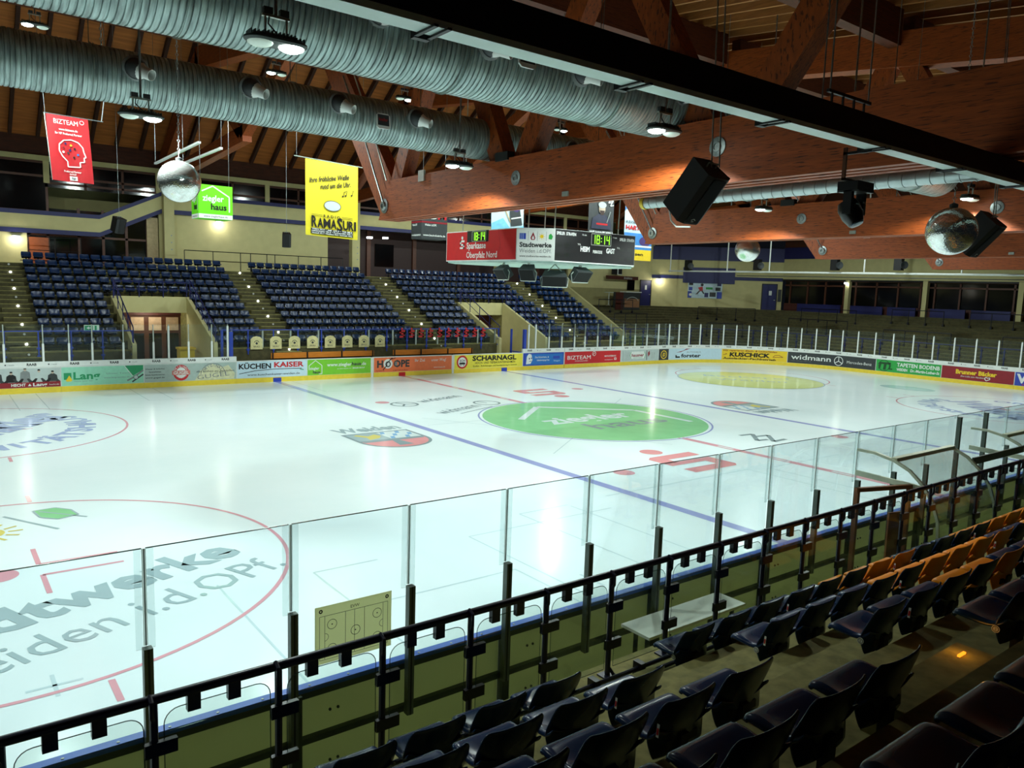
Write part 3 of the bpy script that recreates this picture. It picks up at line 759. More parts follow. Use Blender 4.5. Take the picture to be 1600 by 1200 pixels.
# ================================================================== FLOODLIGHTS
finm = mat('lamp_housing', (58, 66, 64), .5, .3, noise=.1)
def floodlight(x, y, z, lit, lab, rodtop, tilt=0):
    t = thing('floodlight', (x, y, z), lab, 'floodlight', 'hanging hall floodlights')
    def st(w, r, n=12): return [(w+r*math.cos(a), r*math.sin(a)) for a in [-PI/2+PI*k/n for k in range(n+1)]]+[(-w+r*math.cos(a), r*math.sin(a)) for a in [PI/2+PI*k/n for k in range(n+1)]]
    K = .75
    F = lambda u, v, d=0: Vector((x+K*u, y+K*v, z+K*d))
    P3 = lambda u, v, d: (x+K*u, y+K*v, z+K*d)
    b = MB(); P = [(.26, .20, 0), (.27, .23, .03), (.27, .23, .06), (.2, .17, .12)]; vs = []; fs = []
    for w, r, h in P: vs += [F(u, v, h) for u, v in st(w, r)]
    n = len(st(1, 1))
    for i in range(3):
        for k in range(n): fs.append((i*n+k, i*n+(k+1) % n, (i+1)*n+(k+1) % n, (i+1)*n+k))
    fs.append(tuple(reversed(range(n)))); fs.append(tuple(range(3*n, 4*n)))
    b.add(vs, fs, finm); b.build('housing', t, 40)
    b = MB()
    for k in range(15):
        u = -.42+.06*k; h = .21 if abs(u) < .3 else .12
        b.box(P3(u-.009, -h, .05), P3(u+.009, h, .15), finm)
    b.build('cooling_fins', t)
    for s in (-1, 1):
        b = MB(); b.lathe(P3(s*.25, 0, .005), (0, 0, -1), [(.15, 0), (.142, .02), (.09, .045), (0, .055)], lens_on if s == lit else mat('dim_lens', (210, 226, 216), .3, emit=(220, 245, 230), estr=.18), 20)
        b.build('lens', t, 60)
    b = MB()
    for s in (-1, 1): b.box(P3(s*.17-.015, -.02, .1), P3(s*.17+.015, .02, .42), alu)
    b.box(P3(-.22, -.03, .40), P3(.22, .03, .44), alu); b.build('bracket', t)
    b = MB(); b.box(P3(-.2, -.05, .44), P3(-.06, .05, .54), darkgrey); b.box(P3(.06, -.05, .44), P3(.2, .05, .54), darkgrey); b.tube([P3(-.1, 0, .45), P3(-.12, 0, .3), P3(.05, 0, .15)], .01, black, 6); b.build('driver_box', t)
    b = MB(); b.tube([P3(0, 0, .43), (x+tilt, y, rodtop)], .02, steel, 8); b.build('rod', t, 40)
    L = bpy.data.lights.new('lamp_light', 'SPOT'); L.energy = LAMP_W*(2.5 if z > 10 else 1); L.color = (.86, 1.0, .955); L.spot_size = math.radians(164 if z > 10 else 148); L.spot_blend = .18 if z > 10 else .3; L.shadow_soft_size = .11
    lo = bpy.data.objects.new('lamp_light', L); C.objects.link(lo); lo.location = (x+lit*.19, y, z-.06); lo.rotation_euler = (math.radians(8 if z > 10 else 10), 0, 0)   # heads tipped towards the far side
    return t
for x, y, z, lit, lab in (
    (-16.97, -12.1, 7.63, 1, 'largest floodlight, hanging in front of the duct nearer the camera'),
    (-17.25, -6.35, 7.63, 1, 'floodlight hanging below the duct, right of the red banner'),
    (-10.35, -5.95, 7.65, -1, 'floodlight hanging just above the chord of the nearest truss'),
    (-10.15, -12.05, 7.63, -1, 'floodlight beside the duct end, above the truss and tilted loudspeaker'),
    (1.2, -6.15, 7.65, -1, 'floodlight hanging between the first and second trusses, right of the loudspeaker'),
    (2.0, -12.0, 7.65, -1, 'floodlight hanging right above the big mirror ball'),
    (-17.5, 5.6, 11.94, -1, 'floodlight high up left between the two ducts'),
    (-10.4, 5.6, 11.94, -1, 'floodlight seen between the ducts, below the largest floodlight'),
    (-5.4, 5.6, 11.94, 1, 'small floodlight between the ducts beside the lit truss strut'),
    (12.5, 17, 12.4, 1, 'tiny distant floodlight seen through the struts of the nearest truss'),
    (-24, -12.1, 7.63, 1, 'unseen floodlight beyond the left edge, nearer the camera'), (-24, -6.3, 7.63, 1, 'unseen floodlight on the left beyond the red banner'), (-24.3, 5.6, 11.94, 1, 'unseen leftmost floodlight high over the far boards'),  # out of view, included to light the left part of the ice
    (-4.2, -6.15, 7.65, -1, 'added floodlight hidden behind the nearest truss chord'), (-4.2, -12.05, 7.65, -1, 'added floodlight behind the near truss and black strip'),  # out of sight behind the truss, added only for their light
    (9.5, -6.2, 7.65, -1, 'added floodlight behind the second truss chord'), (9.5, -12, 7.65, -1, 'added floodlight behind the second truss, nearer the camera'), (16.5, -6.2, 7.65, -1, 'added floodlight near the far goal, beyond the third truss'), (2.5, 5.6, 11.94, 1, 'added high floodlight above centre ice hidden behind the truss struts'), (10.5, 5.6, 11.94, 1, 'added high floodlight over the far face-off circle'), (18.5, 5.6, 11.94, 1, 'added high floodlight over the far corner of the ice'), (25.5, 5.6, 11.94, 1, 'added high floodlight over the far goal end'), (24, -6.2, 7.65, -1, 'added floodlight over the far end behind the third truss chord')):  # lamp rows carried on, added to light the far end
    floodlight(x, y, z, lit, lab, zc(y)+.28)
# ================================================================== RINK BOARDS
AEND = 21.64+RC*PI/2
def bpath(s, out=0.0):
    """point on the far / far-end boards at arc length s; out = distance away from the ice"""
    if s < 21.64: return Vector((s, W+out, 0))
    a = (s-21.64)/RC
    if a < PI/2: return Vector((21.64+(RC+out)*math.sin(a), W-RC+(RC+out)*math.cos(a), 0))
    if s < AEND+13.3: return Vector((EX+out, W-RC-(s-AEND), 0))
    a = (s-AEND-13.3)/RC
    return Vector((21.64+(RC+out)*math.cos(a), -(W-RC)-(RC+out)*math.sin(a), 0))
def BF(s0):   # frame whose u runs along the boards from s0, v is height, d towards the ice
    return lambda u, v, d=0.0: bpath(s0+u, -d)+Vector((0, 0, v))
def bbox(b, s0, s1, z0, z1, d0, d1, m):
    n = max(1, int((s1-s0)/.4)) if s1 > 21.5 else 1
    vs = []; fs = []
    for i in range(n+1):
        s = s0+(s1-s0)*i/n
        vs += [BF(s)(0, z0, d0), BF(s)(0, z1, d0), BF(s)(0, z1, d1), BF(s)(0, z0, d1)]
    for i in range(n):
        for k in range(4): fs.append((4*i+k, 4*i+(k+1) % 4, 4*i+4+(k+1) % 4, 4*i+4+k))
    fs.append((3, 2, 1, 0)); fs.append((4*n, 4*n+1, 4*n+2, 4*n+3))
    b.add(vs, fs, m)
def board(s0, s1, bg, label, draw, cap_z=1.06, base=None):
    mid = bpath((s0+s1)/2)
    t = thing('advertising_board', (mid.x, mid.y, 0), label, 'rink board', 'advertising boards round the rink')
    b = MB(); bbox(b, s0+.004, s1-.004, .2, 1.03, -.1, 0, white); b.build('board_panel', t)
    b = MB(); bbox(b, s0+.003, s1-.003, 0, .23, -.1, .015, yellow); b.build('kick_plate', t)
    b = MB(); bbox(b, s0, s1, 1.03, cap_z, -.12, .012, white); b.build('cap_rail', t)
    b = MB(); L = s1-s0
    b.rect(BF(s0), .02, .24, L-.02, 1.02, bg, .004, max(1, int(L/.35)) if s1 > 21.5 else 1)
    if draw: draw(b, BF(s0), L)
    b.build('sponsor_print', t)
    if base is not None:
        b = MB(); bbox(b, s0, s1, 1.065, 1.28, -.14, .0, white)
        k = 0; s = s0+.35
        while s < s1-.4:
            if k % 2 == 0: b.text(BF(s), 'RAAB', 0, 1.13, .1, black, w=.34, d=.006, bold=.03)
            else: b.text(BF(s), 'raab', .1, 1.15, .05, grey, w=.22, d=.006); b.disc(BF(s), .02, 1.175, .03, .03, darkgrey, .006, 8)
            k += 1; s += .75
        b.build('glass_base_rail', t)
    return t
def d_people(b, F, L):
    b.rect(F, .02, .24, L-.02, .46, darkred, .006)
    b.text(F, 'HECHT', L-1.75, .3, .11, white, w=.5, d=.01, bold=.03); b.text(F, 'Lang', L-1.0, .29, .13, white, w=.5, d=.01, bold=.03); b.poly(F, [(L-1.18, .3), (L-1.05, .3), (L-1.115, .4)], white, .01); b.text(F, 'Ihr Team vor Ort', L-3.6, .31, .07, white, w=1.4, d=.01); b.text(F, 'hecht.de', L-.42, .31, .06, white, w=.34, d=.01)
    skin = mat('print_skin', (190, 170, 150), .5)
    for i in range(int(L/.48)):
        u = L-.3-.48*i; h = .72+.07*((i*7) % 3)
        m = [darkgrey, palegrey, grey, black][i % 4]
        b.poly(F, [(u-.19, .47), (u+.19, .47), (u+.16, h), (u+.06, h+.07), (u-.06, h+.07), (u-.16, h)], m, .008)
        b.disc(F, u, h+.12, .05, .065, skin, .009, 12); b.poly(F, [(u-.05, h+.13), (u+.05, h+.13), (u+.04, h+.19), (u-.04, h+.19)], black, .01)
        b.poly(F, [(u-.28, .46), (u-.12, .46), (u-.05, .6), (u-.12, .62)], black, .01); b.poly(F, [(u+.12, .46), (u+.28, .46), (u+.12, .62), (u+.05, .6)], darkgrey, .01)
def d_lang(b, F, L):
    b.rect(F, .1, .5, .38, .78, emerald, .008); b.poly(F, [(.16, .5), (.38, .5), (.38, .42), (.2, .42)], goldprint, .01); b.poly(F, [(.17, .46), (.42, .46), (.3, .68)], goldprint, .011)
    b.text(F, 'Lang', .45, .5, .3, emerald, w=1.0, d=.008, bold=.03); b.text(F, 'Heizung  Sanitär  Solar', .48, .4, .04, grey, w=.7, d=.008)
    b.text(F, 'Unser Team', 1.7, .68, .05, grey, w=.9, d=.008); b.text(F, 'www.lang-weiden.de', 1.6, .5, .06, grey, w=1.0, d=.008)
    b.poly(F, [(2.4, 1.02), (3.15, 1.02), (3.15, .82), (2.72, .56)], emerald, .008); b.line(F, [(2.4, 1.02), (2.72, .56)], .025, white, .01)
    b.line(F, [(2.5, .36), (2.8, .52), (3.15, .8)], .07, grey, .01); b.line(F, [(2.7, .3), (3.15, .62)], .06, darkgrey, .011); b.disc(F, 2.85, .5, .09, .09, palegrey, .012, 14); b.ring(F, 2.85, .5, .09, .02, darkgrey, .013)
def d_gugel(b, F, L):
    for i, s in enumerate(('Wasser & Schächte', 'Spezialitäten', 'feinste Sauerkonserven', 'www.gugel.de')): b.text(F, s, .45, .8-.13*i, .06, darkgrey, w=.8 if i != 1 else .5, d=.008, align='c', bold=.02)
    b.disc(F, 1.55, .62, .34, .36, red, .008); b.disc(F, 1.55, .62, .22, .24, white, .009); b.arc_text(F, 'ORIGINAL', 1.55, .6, .27, math.radians(150), math.radians(30), .08, white, d=.011); b.arc_text(F, 'KONSERVEN', 1.55, .64, .27, math.radians(-155), math.radians(-25), .08, white, d=.011, out=False)
    b.rect(F, 1.16, .52, 1.94, .72, mat('faded_red', (206, 120, 110), .5), .012); b.text(F, 'GUGEL', 1.55, .55, .14, white, w=.66, d=.014, align='c', bold=.02)
    lem = mat('faded_cream', (216, 214, 176), .5)
    b.poly(F, [(2.15, .25), (3.9, .25), (3.95, .5), (3.65, .9), (3.4, .82), (2.9, .98), (2.4, .7), (2.3, .5)], lem, .007)
    b.ring(F, 2.95, .45, .55, .03, grey, .009, 30, .1, PI-.1); b.arc_text(F, 'ORIGINAL', 2.95, .45, .4, math.radians(150), math.radians(35), .12, grey, d=.01)
    b.text(F, 'das Leben zu genießen', 2.2, .6, .1, darkgrey, w=1.7, d=.011, shear=.4); b.text(F, 'GUGEL', 2.25, .27, .2, grey, w=1.45, d=.01, rot=.1)
def d_kaiser(b, F, L):
    b.text(F, 'KÜCHEN', .1, .68, .24, black, w=1.55, d=.008, bold=.035); b.text(F, 'KAISER', 1.8, .72, .24, red, w=1.5, d=.008, bold=.035)
    b.line(F, [(.12, .45), (.9, .58), (1.8, .63), (3.2, .62)], .03, darkgrey, .008); b.line(F, [(3.1, .58), (3.3, .55)], .04, emerald, .008); b.text(F, 'www.kuechenkaiser-weiden.de', .5, .34, .1, darkgrey, w=2.6, d=.008, bold=.01)
def zh_logo(b, F, u, v, s, m):
    b.line(F, [(u, v+.3*s), (u, v+.62*s), (u+.5*s, v+1.0*s), (u+1.0*s, v+.62*s), (u+1.0*s, v), (u+.75*s, v)], .05*s, m, .009)
    b.text(F, 'ziegler', u+.06*s, v+.32*s, .2*s, m, w=.72*s, d=.009, bold=.02); b.text(F, 'haus', u+.3*s, v+.04*s, .2*s, darkgrey if m is white else m, w=.55*s, d=.009, bold=.03)
def d_zh(b, F, L):
    zh_logo(b, F, .1, .3, .68, white); b.text(F, 'www.ziegler', 1.05, .66, .17, white, w=1.35, d=.008, bold=.02); b.text(F, 'haus', 2.42, .67, .17, darkgrey, w=.52, d=.008, bold=.03); b.text(F, '.de', 2.95, .67, .17, white, w=.28, d=.008, bold=.02); b.text(F, 'ein Unternehmen der', 1.6, .5, .06, white, w=.8, d=.008); b.text(F, 'ZIEGLER GROUP', 2.45, .5, .07, white, w=.7, d=.008, bold=.03)
def d_hope(b, F, L):
    b.text(F, 'H', .2, .5, .36, darkgrey, w=.36, d=.008, bold=.04); b.disc(F, .85, .68, .27, .26, white, .008); b.ring(F, .85, .66, .13, .06, darkgrey, .01, 30); b.text(F, 'OPE', 1.18, .5, .36, darkgrey, w=.98, d=.008, bold=.04); b.disc(F, 1.33, .68, .08, .12, grey, .011, 14)
    b.line(F, [(.55, .36), (.8, .62), (.72, .66), (1.1, 1.0)], .05, black, .012); b.line(F, [(.95, .92), (1.2, .95), (1.3, 1.0)], .04, black, .012)
    b.text(F, 'Ihr Ziel', 2.5, .74, .16, white, w=.62, d=.008); b.text(F, 'unser Weg!', 3.55, .74, .16, white, w=.95, d=.008); b.text(F, 'www.hoepe.de', 3.7, .36, .09, white, w=.75, d=.008); b.text(F, 'POWER BY', .15, .28, .07, darkred, w=.5, d=.008); b.text(F, 'A BETTER WORLD', 1.15, .28, .07, darkred, w=.9, d=.008)
def d_scharnagl(b, F, L):
    b.disc(F, .55, .62, .38, .38, red, .008); b.disc(F, .55, .62, .28, .28, white, .009); b.text(F, 'SCH', .55, .64, .13, black, w=.36, d=.011, align='c', bold=.02); b.poly(F, [(.33, .5), (.77, .5), (.72, .6), (.38, .6)], black, .011); b.ring(F, .45, .5, .05, .03, black, .011); b.ring(F, .65, .5, .05, .03, black, .011)
    b.text(F, 'SCHARNAGL', 1.25, .68, .27, black, w=3.2, d=.008, bold=.045); b.text(F, 'HOCH- UND TIEFBAUUNTERNEHMEN', 1.45, .48, .13, black, w=2.9, d=.008, bold=.01); b.text(F, 'Straßen - Rohrleitungen und Kanalsanierung in Garantie', 1.3, .32, .09, black, w=3.2, d=.008, bold=.01)
def d_blue(b, F, L):
    b.rect(F, .25, .3, L-.1, .94, blue, .008); b.poly(F, [(.25, .34), (.6, .36), (.75, .6), (.65, .94), (.45, .98), (.3, .8)], white, .01); b.disc(F, .5, .68, .05, .05, navy, .012, 10); b.disc(F, .66, .7, .04, .05, navy, .012, 10); b.line(F, [(.5, .52), (.66, .53)], .03, navy, .012)
    b.text(F, 'Das Sicherheits- &', .95, .7, .11, white, w=1.1, d=.01, bold=.01); b.text(F, 'Gebäudereinigungs-Team', 1.1, .52, .1, white, w=1.0, d=.01, bold=.01); b.rect(F, 2.4, .62, 2.95, .8, royal, .01); b.text(F, 'Singer', 2.45, .46, .09, lightblue, w=.55, d=.01)
def d_biz(b, F, L):
    b.text(F, 'BIZTEAM', .25, .52, .25, white, w=2.0, d=.008); b.text(F, 'SYSTEMHAUS GMBH', .9, .38, .07, white, w=1.1, d=.008); b.ring(F, 2.55, .86, .14, .03, white, .008, 24); b.line(F, [(2.45, .8), (2.62, .93)], .03, white, .009); b.text(F, 'IHR IT-SYSTEMHAUS', 3.5, .62, .1, white, w=1.05, d=.008, bold=.02); b.text(F, 'www.bizteam.de', 3.5, .4, .07, white, w=.75, d=.008); b.rect(F, 4.4, .4, 4.6, .55, white, .008); b.rect(F, 4.45, .43, 4.55, .52, red, .009)
def d_hausner(b, F, L):
    b.line(F, [(.22, .3), (.22, .95)], .03, grey, .008)
    for i in range(4): b.text(F, 'Immobilien', .45+.13*i, .32, .06, grey, w=.6, d=.008, rot=PI/2)
    b.poly(F, [(.95, .42), (2.3, .42), (2.4, .68), (2.25, .9), (1.0, .9), (.88, .68)], white, .007); b.line(F, [(1.0, .42), (.9, .66), (1.0, .88)], .04, grass_green, .009); b.line(F, [(2.3, .42), (2.4, .66), (2.3, .88)], .04, grass_green, .009)
    b.text(F, 'hausner', 1.05, .56, .2, darkred, w=1.2, d=.009, bold=.03); b.line(F, [(1.2, .48), (2.1, .48)], .02, grass_green, .009)
    b.rect(F, 2.5, .3, 2.56, .97, darkgrey, .008); b.poly(F, [(2.68, .5), (2.85, .7), (2.78, .95), (2.64, .8)], darkred, .008); b.text(F, 'Sport', 3.1, .4, .08, grey, w=.4, d=.008, rot=PI/2); b.text(F, 'Mode', 3.3, .4, .08, grey, w=.4, d=.008, rot=PI/2)
def d_id(b, F, L):
    b.disc(F, L/2, .62, .32, .3, goldprint, .008); b.disc(F, L/2, .62, .26, .24, darkgrey, .009); b.text(F, 'ID', L/2, .5, .25, goldprint, w=.26, d=.011, align='c', bold=.03, shear=.2)
def d_forster(b, F, L):
    b.poly(F, [(.75, .74), (1.2, .76), (1.7, 1.0), (2.1, 1.02), (1.6, .9), (1.25, .8)], darkred, .008); b.text(F, 'AUTOHAUS', 1.75, .7, .12, grey, w=1.25, d=.008); b.text(F, 'forster', 1.25, .38, .26, black, w=1.75, d=.008, bold=.03); b.poly(F, [(.7, .36), (1.15, .36), (1.15, .46), (.82, .46), (.82, .56), (.7, .56)], black, .008)
def d_kuschick(b, F, L):
    b.text(F, 'Wir reparieren Blech- & Lackschäden', .06, .87, .12, darkred, w=3.9, d=.01, bold=.02, shear=.2); b.text(F, 'KUSCHICK', .6, .5, .28, black, w=2.9, d=.01, bold=.05, shear=.1); b.text(F, 'Autolackier-Fachbetrieb', .12, .29, .14, black, w=3.8, d=.01, bold=.03, shear=.15); b.line(F, [(3.7, .55), (3.85, .7), (4.1, .72), (4.4, .58), (3.7, .55)], .03, darkred, .01); b.line(F, [(.12, .6), (.4, .66), (.3, .7)], .03, darkred, .01)
def d_widmann(b, F, L):
    b.text(F, 'widmann', .25, .52, .34, white, w=2.75, d=.01, bold=.015); b.text(F, 'www.widmann-wagner.de', .25, .38, .06, grey, w=1.4, d=.01)
    b.ring(F, 3.55, .62, .3, .045, white, .01, 40)
    for a in (PI/2, PI*7/6, PI*11/6): b.line(F, [(3.55, .62), (3.55+.29*math.cos(a), .62+.29*math.sin(a))], .05, white, .01)
    b.text(F, 'Mercedes-Benz', 4.15, .52, .19, white, w=1.75, d=.01)
def d_tapeten(b, F, L):
    b.ring(F, .55, .63, .36, .04, darkgreen, .01, 40); b.rect(F, .22, .72, 1.0, .86, darkgreen, .01)
    b.poly(F, [(.5, .36), (.68, .36), (.74, .86), (.56, .86)], darkgreen, .011); b.poly(F, [(.18, .4), (.3, .4), (.36, .72), (.5, .72), (.5, .78), (.15, .78), (.15, .72), (.24, .72)], darkgreen, .011); b.poly(F, [(.86, .4), (1.12, .4), (1.12, .48), (.98, .48), (1.02, .7), (.9, .7)], darkgreen, .011)
    b.text(F, 'TAPETEN BODENB', 1.4, .66, .24, white, w=2.7, d=.01, bold=.025); b.text(F, 'WEIDEN', 1.4, .38, .17, white, w=.7, d=.01, bold=.03); b.text(F, 'Dr.-Martin-Luther-St', 2.3, .38, .17, white, w=1.8, d=.01, bold=.03)
def d_brunner(b, F, L):
    b.text(F, 'Brunner Bäcker', .85, .6, .25, goldprint, w=2.3, d=.01, bold=.045); b.text(F, 'Eine Liebe zum Handwerk', 1.15, .42, .1, white, w=1.4, d=.01, shear=.3)
    b.line(F, [(2.5, .44), (2.6, .32), (2.8, .42), (2.78, .52), (2.67, .48), (2.58, .54), (2.5, .44)], .045, white, .011)
def d_w(b, F, L):
    b.text(F, 'WEIDEN', .1, .42, .5, white, w=3.2, d=.01, bold=.04); b.text(F, 'der neue tag', .4, .27, .12, red, w=2, d=.012)
BG = mat('grey_green_print', (170, 188, 182), .5, noise=.05)
LB = [
 (-30, -20.6, grey, 'plain grey rink board at the left edge of the far side', None, 1),
 (-20.6, -16.06, palegrey, 'rink board with a photo of seated people over a dark red strip', d_people, 1),
 (-16.06, -12.88, mint, 'mint green rink board lettered Lang with a darker green triangle', d_lang, 1),
 (-12.88, -8.85, BG, 'grey rink board with a round red badge and cream emblem', d_gugel, 1),
 (-8.85, -5.37, lightblue, 'white rink board lettered KÜCHEN KAISER in black and red', d_kaiser, None),
 (-5.37, -1.85, green, 'bright green rink board with a white house outline and web address', d_zh, None),
 (-1.7, 3.2, orange, 'orange rink board with large grey lettering and a round emblem', d_hope, None),
 (3.35, 8.3, yellowprint, 'yellow rink board lettered SCHARNAGL with a round red badge', d_scharnagl, None),
 (8.3, 11.6, royal, 'blue rink board with a white mask, beside the yellow SCHARNAGL board', d_blue, 1),
 (11.65, 16.65, red, 'red rink board lettered BIZTEAM in thin white letters', d_biz, 1),
 (16.65, 20.4, palegrey, 'white rink board with a green bracketed name and vertical lettering', d_hausner, 1),
 (20.4, 21.45, darkgrey, 'small dark board with a gold disc, left of the white car dealer board', d_id, 1),
 (21.45, 26.1, lightblue, 'white curved rink board lettered forster under a red swoosh', d_forster, 1),
 (26.1, 30.8, goldprint, 'yellow curved rink board lettered KUSCHICK in heavy black', d_kuschick, 1),
 (30.8, 37.0, darkgrey, 'black curved rink board lettered widmann with a three-pointed star in a ring', d_widmann, 1),
 (37.0, 41.2, grass_green, 'green rink board lettered TAPETEN beside a dark green emblem', d_tapeten, 1),
 (41.2, 45.3, darkred, 'dark red rink board with yellow baker lettering and a white heart', d_brunner, 1),
 (45.3, 49.0, royal, 'blue rink board with a huge white W at the right edge', d_w, 1),
]
for a, c, m, lab, fn, base in LB: board(a, c, m, lab, fn, base=base)
for s0, s1, lab in ((-1.845, -1.705, 'white joint strip left of the orange rink board'), (3.205, 3.345, 'white joint strip right of the orange rink board')):
    b = MB(); bbox(b, s0, s1, 0, 1.05, -.1, .0, white); tag(b.build('joint_strip'), lab, 'joint strip', 'white joint strips')
for s, m, lab in ((-6.9, royal, 'blue line marker below the KÜCHEN KAISER board'), (0, red, 'red line marker below the orange board'), (6.9, royal, 'blue line marker below the SCHARNAGL board')):
    b = MB(); bbox(b, s-.2, s+.2, .0, .2, .017, .032, m); tag(b.build('line_marker'), lab, 'line marker', 'line markers on the kick plate')

# ---- far glass and posts
def glass_bay(prev, s, z0, zw, z1, lab, group):
    """one bay of the screen: its upright post and the pane that slots into it"""
    P = bpath(s, .07); Q = bpath(s+.01, .07); e = (Q-P).normalized(); nn = Vector((-e.y, e.x, 0))
    t = thing('rink_screen', P+Vector((0, 0, z0)), lab, 'rink screen', group)
    b = MB(); b.beam(P+Vector((0, 0, z0)), P+Vector((0, 0, zw)), .075, .075, white, up=nn); b.build('post_sleeve', t)
    b = MB(); b.beam(P+Vector((0, 0, zw)), P+Vector((0, 0, z1)), .04, .05, alu, up=nn); b.build('post_channel', t)
    if prev is not None:
        b = MB(); bbox(b, prev+.04, s-.04, z0, z1, -.075, -.063, rink_glass); b.build('glass_pane', t)
lp = [-21.5, -20.3, -19.2, -18.0, -16.65, -15.72, -14.86, -13.66, -12.45, -11.82, -10.97, -9.95, -9.23]
for i, s in enumerate(lp):
    glass_bay(lp[i-1] if i else None, s, 1.28, 2.72 if i in (9, 12) else 2.02, 2.8, 'clear rink screen with slim white post on the left far boards, %s from the left' % nth(i+1), 'left far rink screens')
rp = [8.75, 9.3, 10.37, 11.42, 12.5, 13.4, 14.52, 15.69, 16.86, 18.02, 19.2, 20.35]+[21.47, 22.45, 23.4, 24.34, 25.23, 26.18, 27.13, 28.01, 28.92, 29.89, 30.73, 31.64, 32.65, 33.58, 34.48, 35.59, 36.8, 38.0, 39.29, 40.53, 41.79, 43.04, 44.27, 45.48, 46.7]
for i, s in enumerate(rp):
    glass_bay(rp[i-1] if i else None, s, 1.28, 2.0 if s < 20 and i > 1 else 2.75, 2.8, 'clear rink screen with white post, %s right of the players benches' % nth(i+1), 'right far rink screens')
for x, lab in ((-9.05, 'blue gate with upright posts at the left end of the players benches'), (8.55, 'blue gate with upright posts at the right end of the players benches')):
    b = MB(); b.box((x-.09, W+.13, -.03), (x+.09, W+.3, 2.45), royal); b.box((x-.05, W+.25, 1.0), (x+.05, W+1.6, 1.06), royal); b.box((x-.05, W+1.5, -.03), (x+.05, W+1.6, 2.4), royal); tag(b.build('bench_gate'), lab, 'gate')
# ---- players benches
b = MB(); b.box((-9, W+.12, 0), (8.6, W+1.95, .32), concrete_dark); struct(b, 'floor_bench')
for k, (x0, x1) in enumerate(((-6.7, -.95), (.2, 5.6))):
    t = thing('players_bench', ((x0+x1)/2, 16.3, .32), 'long orange wooden players bench %s the red centre line' % ('left of' if k == 0 else 'right of'), 'bench', 'orange players benches')
    b = MB(); n = 3; w = (x1-x0)/n
    for i in range(n): b.box((x0+w*i+.02, 16.1, .76), (x0+w*(i+1)-.02, 16.45, .82), benchwood)
    b.build('seat', t)
    for i in range(n):
        b = MB(); b.box((x0+w*i+.02, 16.55, 1.0), (x0+w*(i+1)-.02, 16.6, 1.28), benchwood); b.build('back_board', t)
    for i in range(n+1):
        b = MB(); x = min(max(x0+w*i, x0+.1), x1-.1); b.box((x-.03, 16.15, .32), (x+.03, 16.4, .76), black); b.box((x-.03, 16.5, .32), (x+.03, 16.56, 1.3), black); b.box((x-.03, 16.15, .7), (x+.03, 16.56, .76), black); b.build('leg', t)
# glass screen behind the benches, rails with printed covers
bp_ = [-8.5, -6.96, -5.51, -3.99, -2.54, -1.07, .41, 1.9, 3.35, 4.8, 6.2, 7.5]
for i, x in enumerate(bp_):
    t = thing('bench_screen', (x, 17, .3), 'grey framed glass screen behind the players benches, %s from the left' % nth(i+1), 'screen', 'screens behind the players benches')
    b = MB(); b.box((x-.04, 16.96, .3), (x+.04, 17.04, 2.42), alu); b.build('post', t)
    if i:
        b = MB(); b.box((bp_[i-1]+.05, 16.99, .5), (x-.05, 17.005, 2.4), guard_glass); b.build('glass_pane', t)
t = thing('front_railing', (-.5, 17.08, 1.5), 'blue railing along the foot of the far stand behind the benches', 'railing')
def railing(t, x0, x1, y, z0, z1, m, gap=1.25):
    b = MB(); b.tube([(x0, y, z1), (x1, y, z1)], .025, m); b.build('top_rail', t, 40)
    n = max(1, int(round((x1-x0)/gap)))
    for i in range(n+1):
        x = x0+(x1-x0)*i/n; b = MB(); b.box((x-.025, y-.025, z0), (x+.025, y+.025, z1), m); b.box((x-.07, y-.035, z0+.2), (x+.07, y+.035, z0+.28), m); b.box((x-.07, y-.035, z0+.55), (x+.07, y+.035, z0+.62), m); b.build('post', t)
railing(t, -9.0, 7.7, 16.9, 1.2, 2.42, royal)
t = thing('front_railing', (-15, 16.9, 1.5), 'blue railing along the foot of the far stand, left of the entrance', 'railing'); railing(t, -24, -12.95, 16.9, 1.1, 2.42, royal)
t = thing('front_railing', (15, 16.9, 1.5), 'dark blue railing along the foot of the far stand, right of the second entrance', 'railing'); railing(t, 11.5, 18.8, 16.9, 1.1, 2.42, navy)
covm = mat('cream_cover', (214, 206, 150), .6)
for i in range(8):
    x = -7.3+.98*i
    F = plane_frame((x, 16.86, 1.45), (1, 0, 0), (0, 0, 1)); b = MB()
    b.prism(F, [(-.3, 0), (.3, 0), (.3, .5), (.18, .62), (0, .66), (-.18, .62), (-.3, .5)], -.02, 0, covm); b.ring(F, 0, .3, .13, .03, darkgrey, .004, 24, .3, PI-.3); b.disc(F, 0, .3, .06, .06, darkgrey, .004, 12); b.text(F, 'BRAU', 0, .1, .08, darkgrey, w=.3, d=.004, align='c')
    tag(b.build('rail_sign'), 'cream arched sign on the rail behind the left bench, %s from the left' % nth(i+1), 'sign', 'cream arched signs')
for i in range(10):
    x = .95+.62*i; F = plane_frame((x, 16.86, 2.0), (1, 0, 0), (0, 0, 1)); b = MB()
    for u0, v0, u1, v1 in ((-.17, .26, .17, .36), (-.17, .1, -.07, .36), (-.17, .1, .17, .2), (.07, -.06, .17, .2), (-.17, -.06, .17, .04)): b.prism(F, [(u0, v0), (u1, v0), (u1, v1), (u0, v1)], -.02, .0, red)
    b.lathe((x-.02, 16.88, 2.43), (0, -1, 0), [(.06, 0), (.06, .02), (0, .02)], red, 14)
    tag(b.build('bank_sign'), 'small red S sign on the rail behind the right bench, %s from the left' % nth(i+1), 'sign', 'red S signs')

